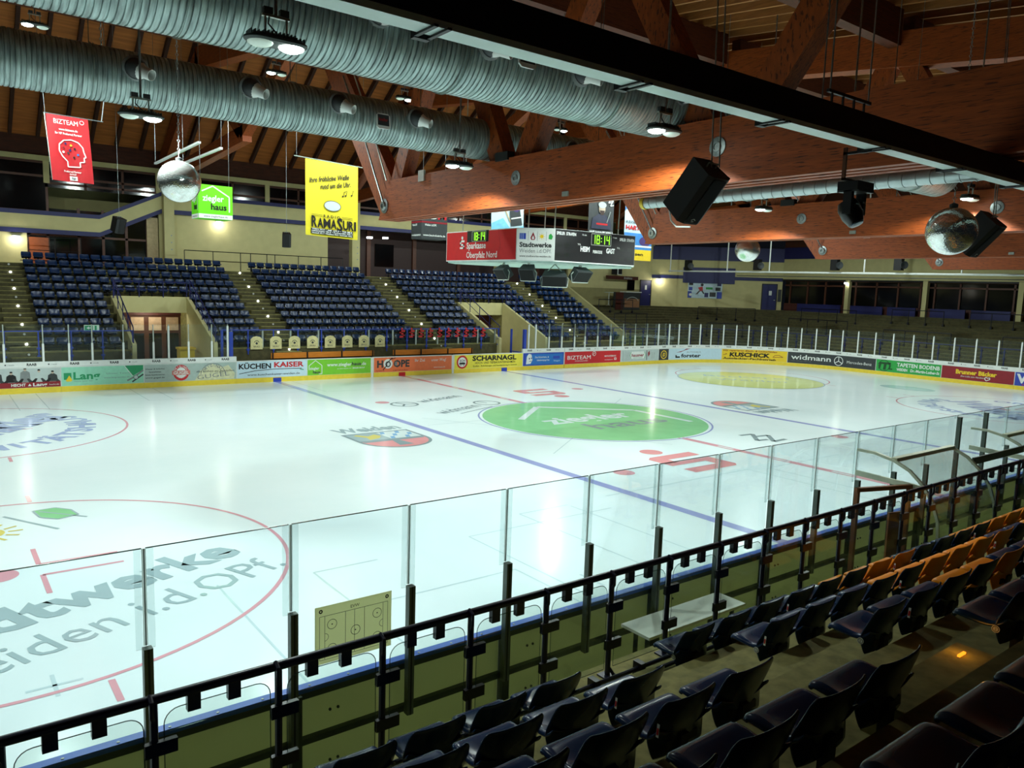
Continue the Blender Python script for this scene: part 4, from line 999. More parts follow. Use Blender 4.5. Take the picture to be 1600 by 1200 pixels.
# ================================================================== NEAR BOARDS AND GLASS
YN = -15.1
backm = translucent('board_back_sheet', (176, 178, 138), .55)
framem = mat('board_frame_steel', (58, 68, 54), .5, .2, noise=.12)
gp = [-20.335+1.165*k for k in range(21)]
for k in range(0, 20, 2):
    x0, x1 = gp[k], gp[k+2]
    t = thing('rink_board', ((x0+x1)/2, YN, 0), 'near rink board seen from behind, olive sheet in grey frame, %s from the left edge' % nth(k//2+1), 'rink board', 'near rink boards seen from behind')
    b = MB(); b.box((x0+.005, YN-.012, .05), (x1-.005, YN+.02, 1.2), backm); b.build('board_panel', t)
    b = MB(); b.box((x0, YN-.05, 1.2), (x1, YN+.04, 1.245), mat('cap_blue', (44, 96, 196), .4, noise=.08))
    for q in range(6): b.lathe((x0+.2+.38*q, YN-.02, 1.245), (0, 0, 1), [(.012, 0), (.012, .006), (0, .007)], steel, 8)
    b.build('cap_rail', t)
    b = MB(); b.box((x0, YN-.07, .71), (x1, YN-.012, .77), framem); b.box((x0, YN-.07, .05), (x1, YN-.012, .11), framem); b.box((x0, YN-.05, 1.14), (x1, YN-.012, 1.2), framem)
    b.box((x0+.005, YN-.1, 0), (x0+.1, YN-.012, 1.2), framem); b.box((x0+.005, YN-.2, 0), (x0+.13, YN-.1, .45), framem); b.build('frame', t)
    b = MB()
    for q in range(2):
        for zz in (.45, .95): b.lathe((x0+.4+.08*q, YN-.012, zz), (0, -1, 0), [(.014, 0), (.014, .012), (0, .014)], darkgrey, 8)
    b.build('bolt', t)
    b = MB(); b.box((x0, YN+.03, 0), (x1, YN+.05, .22), yellow); b.build('kick_plate', t)
sleeve = mat('post_sleeve_steel', (92, 100, 92), .42, .5, noise=.12)
chan = glass('post_edge_strip', (.94, .965, .965), refl=.04, fac=.05)
GW = 6.9
for i, x in enumerate(gp):
    if x > 3: break
    t = thing('rink_screen', (x, YN-.06, .72), 'near rink screen, clear glass beside a grey sleeved post, %s from the left' % nth(i+1), 'rink screen', 'near rink screens')
    zs = 2.02 if i not in (13, 14) else 2.78
    b = MB(); b.box((x-.034, YN-.175, .72), (x+.034, YN-.105, zs), sleeve); b.box((x-.008, YN-.178, .72), (x+.008, YN-.174, zs), black); b.build('post_sleeve', t)
    b = MB(); b.box((x-.016, YN-.09, zs), (x+.016, YN-.086, 2.8), translucent('post_white', (236, 244, 242), .7)); b.box((x-.004, YN-.096, zs), (x+.004, YN-.092, 2.8), grey); b.build('post_channel', t)
    b = MB()
    for s in (-1, 1): b.box((x+s*.046-.024, YN-.088, zs-.03), (x+s*.046+.024, YN-.074, 2.795), chan)
    b.build('edge_strip', t)
    if i:
        b = MB(); b.box((gp[i-1]+.015, YN-.084, 1.25), (x-.015, YN-.072, 2.8), rink_glass)
        b.box((gp[i-1]+.015, YN-.085, 2.797), (x-.015, YN-.071, 2.803), mat('glass_edge', (70, 90, 84), .2))
        b.build('glass_pane', t)
# coach board fixed to the near glass
t = thing('tactics_board', (-17.4, YN-.09, 1.72), 'small cream board printed with a rink plan, stuck on the near glass', 'tactics board')
F = plane_frame((-17.79, YN-.1, 1.46), (1, 0, 0), (0, 0, 1)); tb = translucent('tactics_cream', (232, 232, 196), .7); ln = darkgrey
b = MB(); b.prism(F, [(0, 0), (.76, 0), (.76, .54), (0, .54)], 0, .01, tb)
for a in ([(.04, .04), (.72, .04), (.72, .45), (.04, .45), (.04, .04)], [(.09, .04), (.09, .45)], [(.67, .04), (.67, .45)], [(.29, .04), (.29, .45)], [(.38, .04), (.38, .45)], [(.48, .04), (.48, .45)]): b.line(F, a, .004, ln, .0115)
for u, v in ((.16, .36), (.16, .13), (.39, .25), (.61, .36), (.61, .13)): b.ring(F, u, v, .045, .005, ln, .0115, 24); b.disc(F, u, v, .007, .007, ln, .0115, 8)
b.ring(F, .09, .25, .035, .004, ln, .0115, 16, -PI/2, PI/2); b.ring(F, .67, .25, .035, .004, ln, .0115, 16, PI/2, PI*1.5)
b.text(F, 'EVW', .34, .47, .03, ln, d=.0115)
b.build('printed_panel', t)
b = MB()
for u in (.05, .71): b.ring(F, u, .5, .013, .012, black, .014, 14)
b.build('fixing_eyelet', t)
# scorer's table on the back of the near boards
t = thing('scorers_table', (-13.1, -15.53, 0), 'pale narrow table standing behind the near boards under the guard rail', 'table')
b = MB(); b.box((-14.0, -15.76, .925), (-12.2, -15.31, .96), mat('table_white', (236, 238, 224), .5, noise=.04)); b.build('table_top', t)
for x in (-13.8, -12.4):
    for y in (-15.7, -15.37):
        b = MB(); b.box((x-.02, y-.02, -.03), (x+.02, y+.02, .925), framem); b.build('leg', t)
# curved bench canopies beyond
cgl = glass('canopy_sheet', (.86, .9, .86), refl=.05, fac=.03)
aluw = mat('canopy_frame', (190, 196, 172), .4, .3, noise=.08)
AP = [(-15.22, 2.52), (-15.5, 2.52), (-15.8, 2.46), (-16.05, 2.35), (-16.25, 2.18), (-16.42, 1.95), (-16.52, 1.68), (-16.56, 1.25)]
for k, (x0, x1, lab) in enumerate(((-8.73, -6.75, 'curved clear canopy with pale frame over the nearer bench behind the boards'), (-4.6, -1.6, 'curved clear canopy at the right edge behind the near glass'))):
    t = thing('bench_canopy', ((x0+x1)/2, -15.6, 1.3), lab, 'canopy', 'curved bench canopies')
    for x in (x0, x1):
        b = MB()
        Q = AP[2:] if k == 0 and x == x1 else AP
        for (ya, za), (yb, zb) in zip(Q[:-1], Q[1:]): b.beam((x, ya, za), (x, yb, zb), .04, .05, aluw, up=(1, 0, 0))
        b.build('arch', t)
    b = MB(); b.beam((x0, -15.8, 2.47), (x1, -15.8, 2.47), .09, .06, aluw); b.build('rim_bar', t)
    b = MB(); b.beam((x1+.02 if k == 0 else x0, -16.13, 2.29), (x1+2.1, -16.13, 2.29), .03, .12, framem); b.build('link_bar', t)
    b = MB(); b.beam((x0, -15.22, 2.15), (x0, -16.25, 2.12), .04, .08, aluw); b.build('tie_bar', t)
    b = MB(); vs = []; fs = []
    for ya, za in AP[2:]: vs += [(x0, ya-.02, za+.02), (x1, ya-.02, za+.02)]
    for i in range(len(vs)//2-1): fs.append((2*i, 2*i+1, 2*i+3, 2*i+2))
    b.add(vs, fs, cgl); b.build('clear_sheet', t)
    b = MB(); b.box((x0-.03, -16.6, -.03), (x1+.03, -16.54, 1.25), framem); b.build('back_panel', t)
t = thing('wooden_gateway', (-9.1, -15.9, 0), 'brown wooden gate frame standing between guard rail and near boards', 'gate frame')
for p, q, nm in (((-9.72, -15.79, -.03), (-9.72, -15.79, 2.16), 'upright'), ((-8.8, -16.1, -.03), (-8.8, -16.1, 2.16), 'upright'), ((-9.75, -15.78, 2.13), (-8.77, -16.11, 2.13), 'crosspiece')):
    b = MB(); b.beam(p, q, .06, .06, mat('brown_timber', (120, 74, 34), .6), up=(0, 1, 0) if nm == 'upright' else (0, 0, 1)); b.build(nm, t)
b = MB(); b.beam((-9.0, -16.03, .3), (-9.0, -16.03, 1.75), .28, .03, mat('brown_timber', (120, 74, 34)), up=(.3, 1, 0)); b.build('side_board', t)
# ================================================================== GUARD RAIL of the near stand
GY = -16.85; RZ = 2.44
t = thing('guard_railing', (-14, GY, 1.5), 'black guard railing with glass panes along the front of the near stand', 'railing')
px_ = [-21.7+.742*k for k in range(26)]
pm = mat('rail_post_blue_black', (16, 18, 40), .35, noise=.1)
b = MB(); b.tube([(-22.5, GY, RZ), (-2.5, GY, RZ)], .030, pm, 10); b.build('top_rail', t, 40)
for i, x in enumerate(px_):
    b = MB(); b.tube([(x, GY, 1.52), (x, GY, RZ)], .025, pm, 8); b.tube([(x, GY, 2.3), (x-.02, GY-.05, 2.36), (x-.02, GY-.05, RZ+.01), (x-.02, GY, RZ+.03)], .014, pm, 6); b.box((x-.07, GY-.06, 1.50), (x+.07, GY+.06, 1.515), pm); b.tube([(x, GY, 1.6), (x+.03, GY-.05, 1.52)], .014, pm, 6); b.build('post', t, 40)
    for zz in (2.14, 1.80):
        b = MB(); b.box((x-.055, GY-.03, zz-.042), (x+.125, GY+.006, zz+.042), blackgloss); b.build('pane_clamp', t)
    if i < 25:
        for f in (.3, .62):
            b = MB(); b.box((x+.742*f-.038, GY-.022, RZ-.125), (x+.742*f+.038, GY+.022, RZ-.01), blackgloss); b.build('rail_bracket', t)
        b = MB(); F = plane_frame((x+.055, GY, 1.58), (1, 0, 0), (0, 0, 1)); w = .742-.11; h = .78; r = .09
        pts = [(0, 0), (w, 0)]+[(w-r+r*math.cos(a), h-r+r*math.sin(a)) for a in [PI/2*q/5 for q in range(6)]]+[(r-r*math.sin(a), h-r+r*math.cos(a)) for a in [PI/2*q/5 for q in range(6)]]
        b.prism(F, pts, -.005, .005, guard_glass); 
        b.line(F, pts+[pts[0]], .006, mat('glass_edge', (70, 90, 84), .2), .006); b.build('glass_pane', t)
for y, z in ((-.16, 1.58), (-.24, 1.56)):
    b = MB(); b.tube([(-22.5, GY+y, z), (-2.5, GY+y, z)], .02, pm, 8); b.build('foot_rail', t)
for k in range(34):
    b = MB(); b.box((-21.6+.55*k, GY-.2, 1.5), (-21.54+.55*k, GY-.1, 1.63), blackgloss); b.build('foot_bracket', t)
# ================================================================== SEATS
navyseat = mat('navy_seat_plastic', (7, 38, 78), .26, noise=.06, spec=.42)
orangeseat = mat('orange_seat_plastic', (255, 148, 8), .34, noise=.05)
brack = mat('seat_bracket_steel', (26, 28, 32), .5, .3)
def shell(prof, m, lip, name):
    """moulded plastic shell: rows of (y, z, half width), closed with a rim and a thickness"""
    U = [-1.03, -1, -.86, -.6, -.3, 0, .3, .6, .86, 1, 1.03]
    b = MB(); vs = []; fs = []
    for y, z, hw, k, sk in prof:
        for u in U:
            e = abs(min(max(u, -1), 1))
            up = k*(e**3)
            drop = sk if abs(u) > 1 else 0
            vs.append((u*hw, y+(up*.9 if lip == 'back' else 0), z+(up if lip == 'pan' else 0)-drop))
    n = len(U)
    for i in range(len(prof)-1):
        for j in range(n-1): a = i*n+j; fs.append((a, a+1, a+n+1, a+n))
    me = bpy.data.meshes.new('t'); me.from_pydata(vs, [], fs)
    o = bpy.data.objects.new('t', me); C.objects.link(o)
    s = o.modifiers.new('s', 'SOLIDIFY'); s.thickness = .012; s.offset = 0
    bv = o.modifiers.new('u', 'SUBSURF'); bv.levels = 1
    dg = bpy.context.evaluated_depsgraph_get(); out = bpy.data.meshes.new_from_object(o.evaluated_get(dg))
    bpy.data.objects.remove(o); out.name = name
    out.materials.clear(); out.materials.append(m); out.polygons.foreach_set('use_smooth', [True]*len(out.polygons))
    return out
PAN = [(.002, .318, .185, -.004, .0), (.016, .345, .198, 0, .02), (-.006, .368, .207, .004, .03), (-.05, .366, .212, .012, .04), (-.11, .350, .210, .022, .04), (-.17, .336, .206, .032, .04), (-.22, .332, .208, .044, .04), (-.265, .345, .212, .055, .035), (-.292, .375, .214, .05, .02)]
BAK = [(-.270, .235, .185, .02, 0), (-.272, .30, .205, .04, 0), (-.284, .365, .214, .065, 0), (-.305, .42, .217, .06, 0), (-.322, .475, .217, .05, 0), (-.336, .53, .213, .042, 0), (-.344, .566, .200, .034, 0), (-.346, .583, .176, .026, 0)]
pan_n = shell(PAN, navyseat, 'pan', 'seat_pan'); bak_n = shell(BAK, navyseat, 'back', 'backrest')
pan_o = pan_n.copy(); pan_o.materials[0] = orangeseat; bak_o = bak_n.copy(); bak_o.materials[0] = orangeseat
b = MB()
b.box((-.03, -.30, 0), (.03, -.25, .34), brack); b.box((-.10, -.26, .30), (-.06, -.04, .345), brack); b.box((.06, -.26, .30), (.10, -.04, .345), brack); b.box((-.12, -.28, .28), (.12, -.24, .325), brack)
b.box((-.262, -.30, .12), (.262, -.262, .158), brack); b.lathe((.05, -.30, .14), (0, -1, 0), [(.022, 0), (.022, .1), (0, .1)], brack, 8)
brk = b.mesh('bracket')
b = MB(); Fx = lambda u, v, d=0: Vector((-.222-d, -.235-u, .335+v))
b.disc(Fx, 0, 0, .022, .022, white, .004, 16); b.disc(Fx, 0, 0, .022, .022, white, 0, 16); b.ring(Fx, 0, 0, .016, .004, darkgrey, .005, 16); b.text(Fx, '2', 0, -.009, .018, darkgrey, align='c', d=.005)
dsc = b.mesh('number_disc')
b = MB(); Fx = lambda u, v, d=0: Vector((-.214-d, -.30-u*.6, .43+v))
b.poly(Fx, [(-.018, -.035), (.012, -.035), (.02, .04), (-.008, .04)], white, .006); b.poly(Fx, [(-.012, -.02), (.008, -.02), (.014, .018), (-.006, .018)], red, .008)
stk = b.mesh('sticker')
def seat(x, y, z, rz, label, group, pan, bak, extras=()):
    t = thing('stadium_seat', (x, y, z), label, 'seat', group, rz)
    for nm, me in (('seat_pan', pan), ('backrest', bak), ('bracket', brk))+tuple(extras):
        o = bpy.data.objects.new(nm, me); C.objects.link(o); o.parent = t
    return t
def inview(p, m=60):
    d = Vector(p)-CAM; z = d.dot(fwd)
    if z < .1: return False
    u = 800+1201.3*d.dot(r2)/z; v = 600-1201.3*d.dot(u2)/z
    return -m < u < 1600+m and -m < v < 1200+m
ORW = {(0, 5): 'm', (0, 6): 'o', (0, 7): 'o', (0, 11): 'm', (0, 12): 'o', (0, 13): 'o', (0, 14): 'o', (0, 15): 'o', (1, 4): 'm', (1, 5): 'o', (1, 6): 'o', (1, 7): 'o', (1, 8): 'o', (1, 11): 'o', (2, 3): 'm', (2, 4): 'o'}
near_n = 0
for i in range(5):
    y = NR0-NDY*i; z = NZ0+NDZ*i
    for side in ('l', 'r'):
        for j in range(24 if side == 'r' else 8):
            x = -15.31+.515*j if side == 'r' else -16.87-.515*j
            if not any(inview((x+dx, y+dy, z+.4), 260) for dx in (-.2, .2) for dy in (0, -.33)): continue
            k = ORW.get((i, j), 'n') if side == 'r' else 'n'
            where = 'the aisle' ; dirn = 'right of' if side == 'r' else 'left of'
            col = {'n': 'navy', 'o': 'orange', 'm': 'orange seat with navy back,'}[k]
            lab = '%s stadium seat, %s row of the near stand, %s %s %s' % ('navy plastic' if k == 'n' else 'orange plastic' if k == 'o' else 'orange and navy', nth(i+1), nth(j+1), dirn, where)
            ex = []
            if j == 0 and side == 'r': ex.append(('number_disc', dsc))
            if (i*5+j*3) % 4 == 1: ex.append(('sticker', stk))
            seat(x, y, z, 0, lab, 'seats of the near stand', pan_n if k == 'n' else pan_o, bak_o if k == 'o' else bak_n, ex)
            near_n += 1
BLK = [(-34, -17.75, 'at the left edge'), (-16.45, -12.95, 'between the first stairs and the entrance'), (-9.25, -6.4, 'right of the entrance'), (-4.95, 2.75, 'between the second and third stairs'), (4.25, 7.7, 'right of the third stairs'), (11.5, 14.2, 'right of the second entrance'), (15.55, 18.75, 'at the far end')]
def far_xs(r):
    out = []
    bl = BLK if r < 6 else [BLK[0], (-16.45, -6.45, 'above the entrance'), BLK[3], (4.25, 14.2, 'above the second entrance'), BLK[6]]
    for x0, x1, nm in bl:
        n = int((x1-x0)/.525); 
        for j in range(n): out.append((x0+.26+.525*j, j, nm))
    return out
far_n = 0; stuff = []
for r in range(11):
    y = FR0+FDY*r; z = FZ0+FDZ*r
    for x, j, nm in far_xs(r):
        if not inview((x, y, z+.3), 4): continue
        if near_n+far_n < 297 and r < 6:
            far_n += 1
            seat(x, y, z, PI, 'blue stadium seat, far stand %s row, %s %s' % (nth(r+1), nth(j+1), nm), 'seats of the far stand', pan_n, bak_n)
        else: stuff.append((x, y, z))
b = MB(); b.mi(navyseat)
for me, m in ((pan_n, navyseat), (bak_n, navyseat), (brk, brack)):
    # thin the shells: use base cage
    V = [v.co.copy() for v in me.vertices]; Fp = [tuple(p.vertices) for p in me.polygons]
    for x, y, z in stuff: b.add([(x-v.x, y-v.y, z+v.z) for v in V], Fp, m)
me = b.mesh('stadium_seats_upper'); me.polygons.foreach_set('use_smooth', [True]*len(me.polygons))
o = bpy.data.objects.new('seat_rows', me); C.objects.link(o)
tag(o, 'dense dark blue seat rows of the upper far stand under the cream fascia', 'seats', None, 'stuff')

# ================================================================== FAR STAND FITTINGS
n = 0
stepm = mat('step_lamp_body', (190, 190, 186), .4)
for k, (x0, x1) in enumerate(AIS):
    for r in range(11):
        x = (x0+x1)/2+.1; y = FR0+FDY*r-.38; z = FZ0+FDZ*(r-.25)
        if not inview((x, y, z), 0): continue
        n += 1
        b = MB(); b.lathe((x, y, z), (0, -1, 0), [(.05, 0), (.05, .03), (.0, .035)], glow if (r+k) % 2 else stepm, 10)
        tag(b.build('step_light'), 'small round step light on the %s stairs of the far stand, %s from the bottom' % (nth(k+1), nth(r+1)), 'light', 'step lights of the far stairs')
def rail_thing(lab, pts_, hs, m=black, group='black handrails of the far stand', h=1.0):
    t = thing('handrail', pts_[0], lab, 'handrail', group)
    b = MB()
    b.tube([Vector(p)+Vector((0, 0, h)) for p in pts_], .028, m, 6); b.tube([Vector(p)+Vector((0, 0, h*.5)) for p in pts_], .018, m, 6); b.build('rail', t)
    for p in pts_:
        b = MB(); b.tube([p, Vector(p)+Vector((0, 0, h))], .024, m, 6); b.build('post', t)
for k, (x0, x1) in enumerate((P1, P2)):
    nm = 'first' if k == 0 else 'second'
    for s, x in (('left', x0-.09), ('right', x1+.09)):
        rail_thing('navy handrail down the %s wall of the %s entrance' % (s, nm), [(x, FR0-.5+1.1*q, FZ0+.05+(.55*q)) for q in range(5)], 4, navy, 'handrails of the entrances')
    rail_thing('dark railing across the top of the %s entrance' % nm, [(x0+(x1-x0)*q/3, FR0+FDY*6-.42, FZ0+FDZ*6) for q in range(4)], 4, navy, 'railings over the entrances', .8)
rail_thing('black railing on the top row behind the seats, right of the first column', [(-8.4+1.6*q, YW-1.9, FZ0+FDZ*10) for q in range(4)], 4, h=1.1)
rail_thing('black railing on the top row left of the yellow banner', [(-4.6+1.5*q, YW-1.9, FZ0+FDZ*10) for q in range(5)], 4, h=1.1)
rail_thing('black railing on the top row at the left end near the lounge', [(-16+1.2*q, YW-1.6, FZ0+FDZ*10) for q in range(3)], 4, h=1.4)
# lamps under the far fascia
for x, z, lab in ((-16.4, 6.75, 'bright wall lamp under the left fascia'), (-5.9, 8.3, 'bright wall lamp under the green cube sign'), (4.2, 8.05, 'ceiling lamp of the dark bar, left of the small pillar'), (5.4, 8.1, 'ceiling lamp of the dark bar, right of the yellow banner')):
    t = thing('wall_lamp', (x, YW-.15, z), lab, 'lamp', 'wall lamps of the far wall')
    b = MB(); b.box((x-.16, YW-.28, z-.05), (x+.16, YW-.02, z+.05), glow); b.build('lamp_glass', t)
    b = MB(); b.box((x-.18, YW-.3, z+.05), (x+.18, YW, z+.09), darkgrey); b.build('housing', t)
    L = bpy.data.lights.new('wall_lamp_light', 'POINT'); L.energy = 28; L.color = (1, .95, .8); L.shadow_soft_size = .1
    lo = bpy.data.objects.new('wall_lamp_light', L); C.objects.link(lo); lo.location = (x, YW-.45, z-.12)
for x, y, z, lab, e in ((-11.1, FR0+FDY*6+.1, 3.3, 'lamp over the doors of the first entrance', 45), (33.05, 27.0, 6.15, 'wall lamp beside the dark kiosk at the far corner', 30), (40.7, 13.2, 6.25, 'lamp on the left pillar of the far end windows', 12), (9.4, FR0+FDY*6+.1, 2.2, 'lamp beside the second entrance door', 12)):
    t = thing('wall_lamp', (x, y, z), lab, 'lamp', 'wall lamps of the far wall')
    b = MB(); b.box((x-.17, y-.08, z-.06), (x+.17, y+.08, z+.06), glow); b.build('lamp_glass', t)
    b = MB(); b.box((x-.19, y-.1, z+.06), (x+.19, y+.1, z+.1), darkgrey); b.build('housing', t)
    L = bpy.data.lights.new('wall_lamp_light', 'POINT'); L.energy = e; L.color = (1, .95, .8); L.shadow_soft_size = .1
    lo = bpy.data.objects.new('wall_lamp_light', L); C.objects.link(lo); lo.location = (x, y-.2, z-.15)
# yellow recycling bin and poster in the entrance
t = thing('wheeled_bin', (-10.0, 19.5, .3), 'yellow wheeled bin standing in the first entrance', 'bin')
b = MB(); b.box((-10.35, 19.2, .38), (-9.65, 19.8, 1.3), yellow); b.build('bin_body', t); b = MB(); b.box((-10.4, 19.12, 1.3), (-9.6, 19.85, 1.4), goldprint); b.build('lid', t)
b = MB()
for s in (-10.3, -9.7): b.lathe((s, 19.75, .38), (1, 0, 0), [(0, -.03), (.08, -.03), (.08, .03), (0, .03)], black, 12)
b.build('wheel', t)
# exit sign
t = thing('exit_sign', (-14.6, 17.0, 2.35), 'small green exit sign above the left railing', 'sign')
b = MB(); F = plane_frame((-14.9, 16.9, 2.42), (1, 0, 0), (0, 0, 1)); b.prism(F, [(0, 0), (.6, 0), (.6, .26), (0, .26)], -.03, 0, mat('exit_white', (220, 240, 220), .4)); b.rect(F, .03, .03, .35, .23, emerald, .004); b.poly(F, [(.1, .13), (.2, .2), (.2, .15), (.3, .15), (.3, .11), (.2, .11), (.2, .06)], white, .007); b.rect(F, .42, .03, .5, .23, emerald, .004); b.build('sign_plate', t)
# small wall speakers hanging in front of the far stand
def speaker(c, size, rot, lab, rods, group=None, logo=False):
    t = thing('loudspeaker', c, lab, 'loudspeaker', group)
    M = Matrix.Translation(c) @ rot
    w, d, h = size
    b = MB(); F = lambda u, v, q=0: M @ Vector((u, -q, v))
    out = [(-w/2, -d/2+.0), (-w*.3, -d*.62), (w*.3, -d*.62), (w/2, -d/2), (w/2*.8, d/2), (-w/2*.8, d/2)]
    vs = [M @ Vector((x, y, -h/2)) for x, y in out]+[M @ Vector((x, y, h/2)) for x, y in out]; n = 6
    b.add(vs, [tuple(reversed(range(n))), tuple(range(n, 2*n))]+[(i, (i+1) % n, n+(i+1) % n, n+i) for i in range(n)], black); b.build('cabinet', t)
    b = MB(); b.add([M @ Vector((x*.93, -d*.63+abs(x)*.12*0-.004, z)) for x, z in ((-w*.3, -h*.46), (w*.3, -h*.46), (w*.3, h*.46), (-w*.3, h*.46))], [(0, 1, 2, 3)], mat('speaker_grille', (12, 13, 13), .9)); b.build('grille', t)
    if logo:
        b = MB(); Fl = lambda u, v, q=0: M @ Vector((u, -d*.63-.008-q, v)); b.line(Fl, [(-.04, -h*.4), (.0, -h*.37), (.03, -h*.4)], .01, alu, 0); b.text(Fl, 'd&b', -.03, -h*.44, .02, alu, d=.0); b.build('maker_badge', t)
    b = MB()
    for x, y, z in rods: b.tube([M @ Vector((x, y, h/2-.01)), Vector((c[0]+x, c[1]+y, z))], .008 if size[2] > .6 else .006, steel, 6)
    b.tube([M @ Vector((-w*.2, 0, h/2)), M @ Vector((-w*.2, 0, h/2+.05)), M @ Vector((w*.2, 0, h/2+.05)), M @ Vector((w*.2, 0, h/2))], .01, steel, 6)
    b.build('suspension', t)
    return t
R = Matrix.Rotation
def rot(rx, ry, rz): return R(rz, 4, 'Z') @ R(rx, 4, 'X') @ R(ry, 4, 'Y')
speaker((-13.95, 14, 6.95), (.42, .4, .6), rot(.35, 0, .4), 'small black loudspeaker hanging in front of the left fascia', [(0, 0, zc(14))], 'hanging loudspeakers')
speaker((-6.85, 14, 6.8), (.4, .4, .62), rot(.3, 0, -.3), 'small black loudspeaker hanging left of the yellow banner', [(0, 0, zc(14))], 'hanging loudspeakers')
# ================================================================== HANGING THINGS
speaker((-13.43, -15.55, 6.04), (.38, .34, .62), rot(.72, 0, 0), 'big black loudspeaker hanging tilted below the nearest truss', [(.02, 0, zc(-15.5)+.32), (.2, .05, zc(-15.5)+.32)], 'tilted loudspeakers', True)
speaker((-5.9, -15.5, 6.08), (.44, .38, .66), rot(.72, 0, 0), 'black loudspeaker hanging tilted beside the big mirror ball', [(.02, 0, zc(-15.5)+.32), (.2, .05, zc(-15.5)+.32)], 'tilted loudspeakers', True)
# mirror balls
def mirror_mat():
    m = bpy.data.materials.new('mirror_tiles'); m.use_nodes = True
    nt = m.node_tree; p = nt.nodes['Principled BSDF']; p.inputs['Metallic'].default_value = .88; p.inputs['Roughness'].default_value = .13
    tc = nt.nodes.new('ShaderNodeTexCoord'); vo = nt.nodes.new('ShaderNodeTexVoronoi'); vo.inputs['Scale'].default_value = 40
    cr = nt.nodes.new('ShaderNodeValToRGB'); cr.color_ramp.elements[0].color = (.7, .72, .68, 1); cr.color_ramp.elements[1].color = (.9, .94, .92, 1)
    nt.links.new(tc.outputs['Object'], vo.inputs['Vector']); nt.links.new(vo.outputs['Color'], cr.inputs[0]); nt.links.new(cr.outputs[0], p.inputs['Base Color'])
    bp = nt.nodes.new('ShaderNodeBump'); bp.inputs['Strength'].default_value = .35; bp.inputs['Distance'].default_value = .006
    nt.links.new(vo.outputs['Distance'], bp.inputs['Height']); nt.links.new(bp.outputs[0], p.inputs['Normal'])
    return m
MIR = mirror_mat()
for x, y, z, r, lab in ((-16.6, -6.2, 6.62, .375, 'mirror ball hanging on a chain left of the green cube sign'), (-8.05, -16.0, 5.95, .355, 'biggest mirror ball, hanging beside a tilted loudspeaker'), (4.0, -3.6, 6.6, .45, 'small distant mirror ball just behind the second truss')):
    t = thing('mirror_ball', (x, y, z), lab, 'mirror ball', 'mirror balls')
    b = MB(); b.sphere((x, y, z), r, MIR, 48, 32); b.build('tiled_ball', t, 80)
    b = MB(); b.lathe((x, y, z+r-.02), (0, 0, 1), [(.06, 0), (.06, .06), (.02, .08)], darkgrey, 12)
    zz = z+r+.05; k = 0
    top = zc(y) if y > -15 else 8.0
    while zz < top:
        a = PI/2*(k % 2); b.tube([(x+.022*math.cos(a), y+.022*math.sin(a), zz), (x, y, zz+.035), (x-.022*math.cos(a), y-.022*math.sin(a), zz), (x, y, zz-.035), (x+.022*math.cos(a), y+.022*math.sin(a), zz)], .006, steel, 4, False); zz += .075; k += 1
        if k > 70: b.tube([(x, y, zz), (x, y, top)], .008, steel, 5); break
    b.build('chain', t)
# moving-head stage light on its bracket
t = thing('moving_head_light', (-11.9, -16.6, 5.9), 'black moving-head stage light hanging under the black strip', 'stage light')
x, y = -11.9, -16.6; dz = .27
b = MB(); b.box((x-.29, y-.02, 6.2), (x-.265, y+.02, 6.55), mat('rust_bracket', (96, 52, 26), .6)); b.box((x-.29, y-.02, 6.2), (x+.17, y+.02, 6.22), black); b.box((x-.29, y-.3, 6.47), (x-.265, y+.02, 6.5), black); b.build('hanging_bracket', t)
b = MB(); b.box((x-.18, y-.12, 6.1), (x+.17, y+.12, 6.2), black); b.box((x-.165, y-.13, 6.085), (x+.155, y+.13, 6.1), darkgrey); b.build('base', t)
for x0 in (x-.165, x+.105):
    b = MB(); b.box((x0, y-.05, 5.84), (x0+.05, y+.05, 6.1), black); b.build('yoke_arm', t)
b = MB(); b.lathe((x-.02, y+.1, 6.0), (.05, -.55, -1), [(0, 0), (.1, .02), (.125, .08), (.12, .2), (.095, .27), (.085, .3), (0, .31)], blackgloss, 20); b.build('lamp_head', t, 40)
b = MB(); b.lathe((x-.02+.015, y+.1-.145, 6.0-.265), (.05, -.55, -1), [(.078, 0), (.072, .012), (0, .015)], mat('stage_lens', (90, 110, 130), .1), 20); b.build('front_lens', t)
b = MB(); F = plane_frame((x-.07, y-.135, 5.95), (1, 0, 0), (0, 0, 1)); b.text(F, 'ARC', 0, 0, .026, alu, d=0); b.build('maker_badge', t)

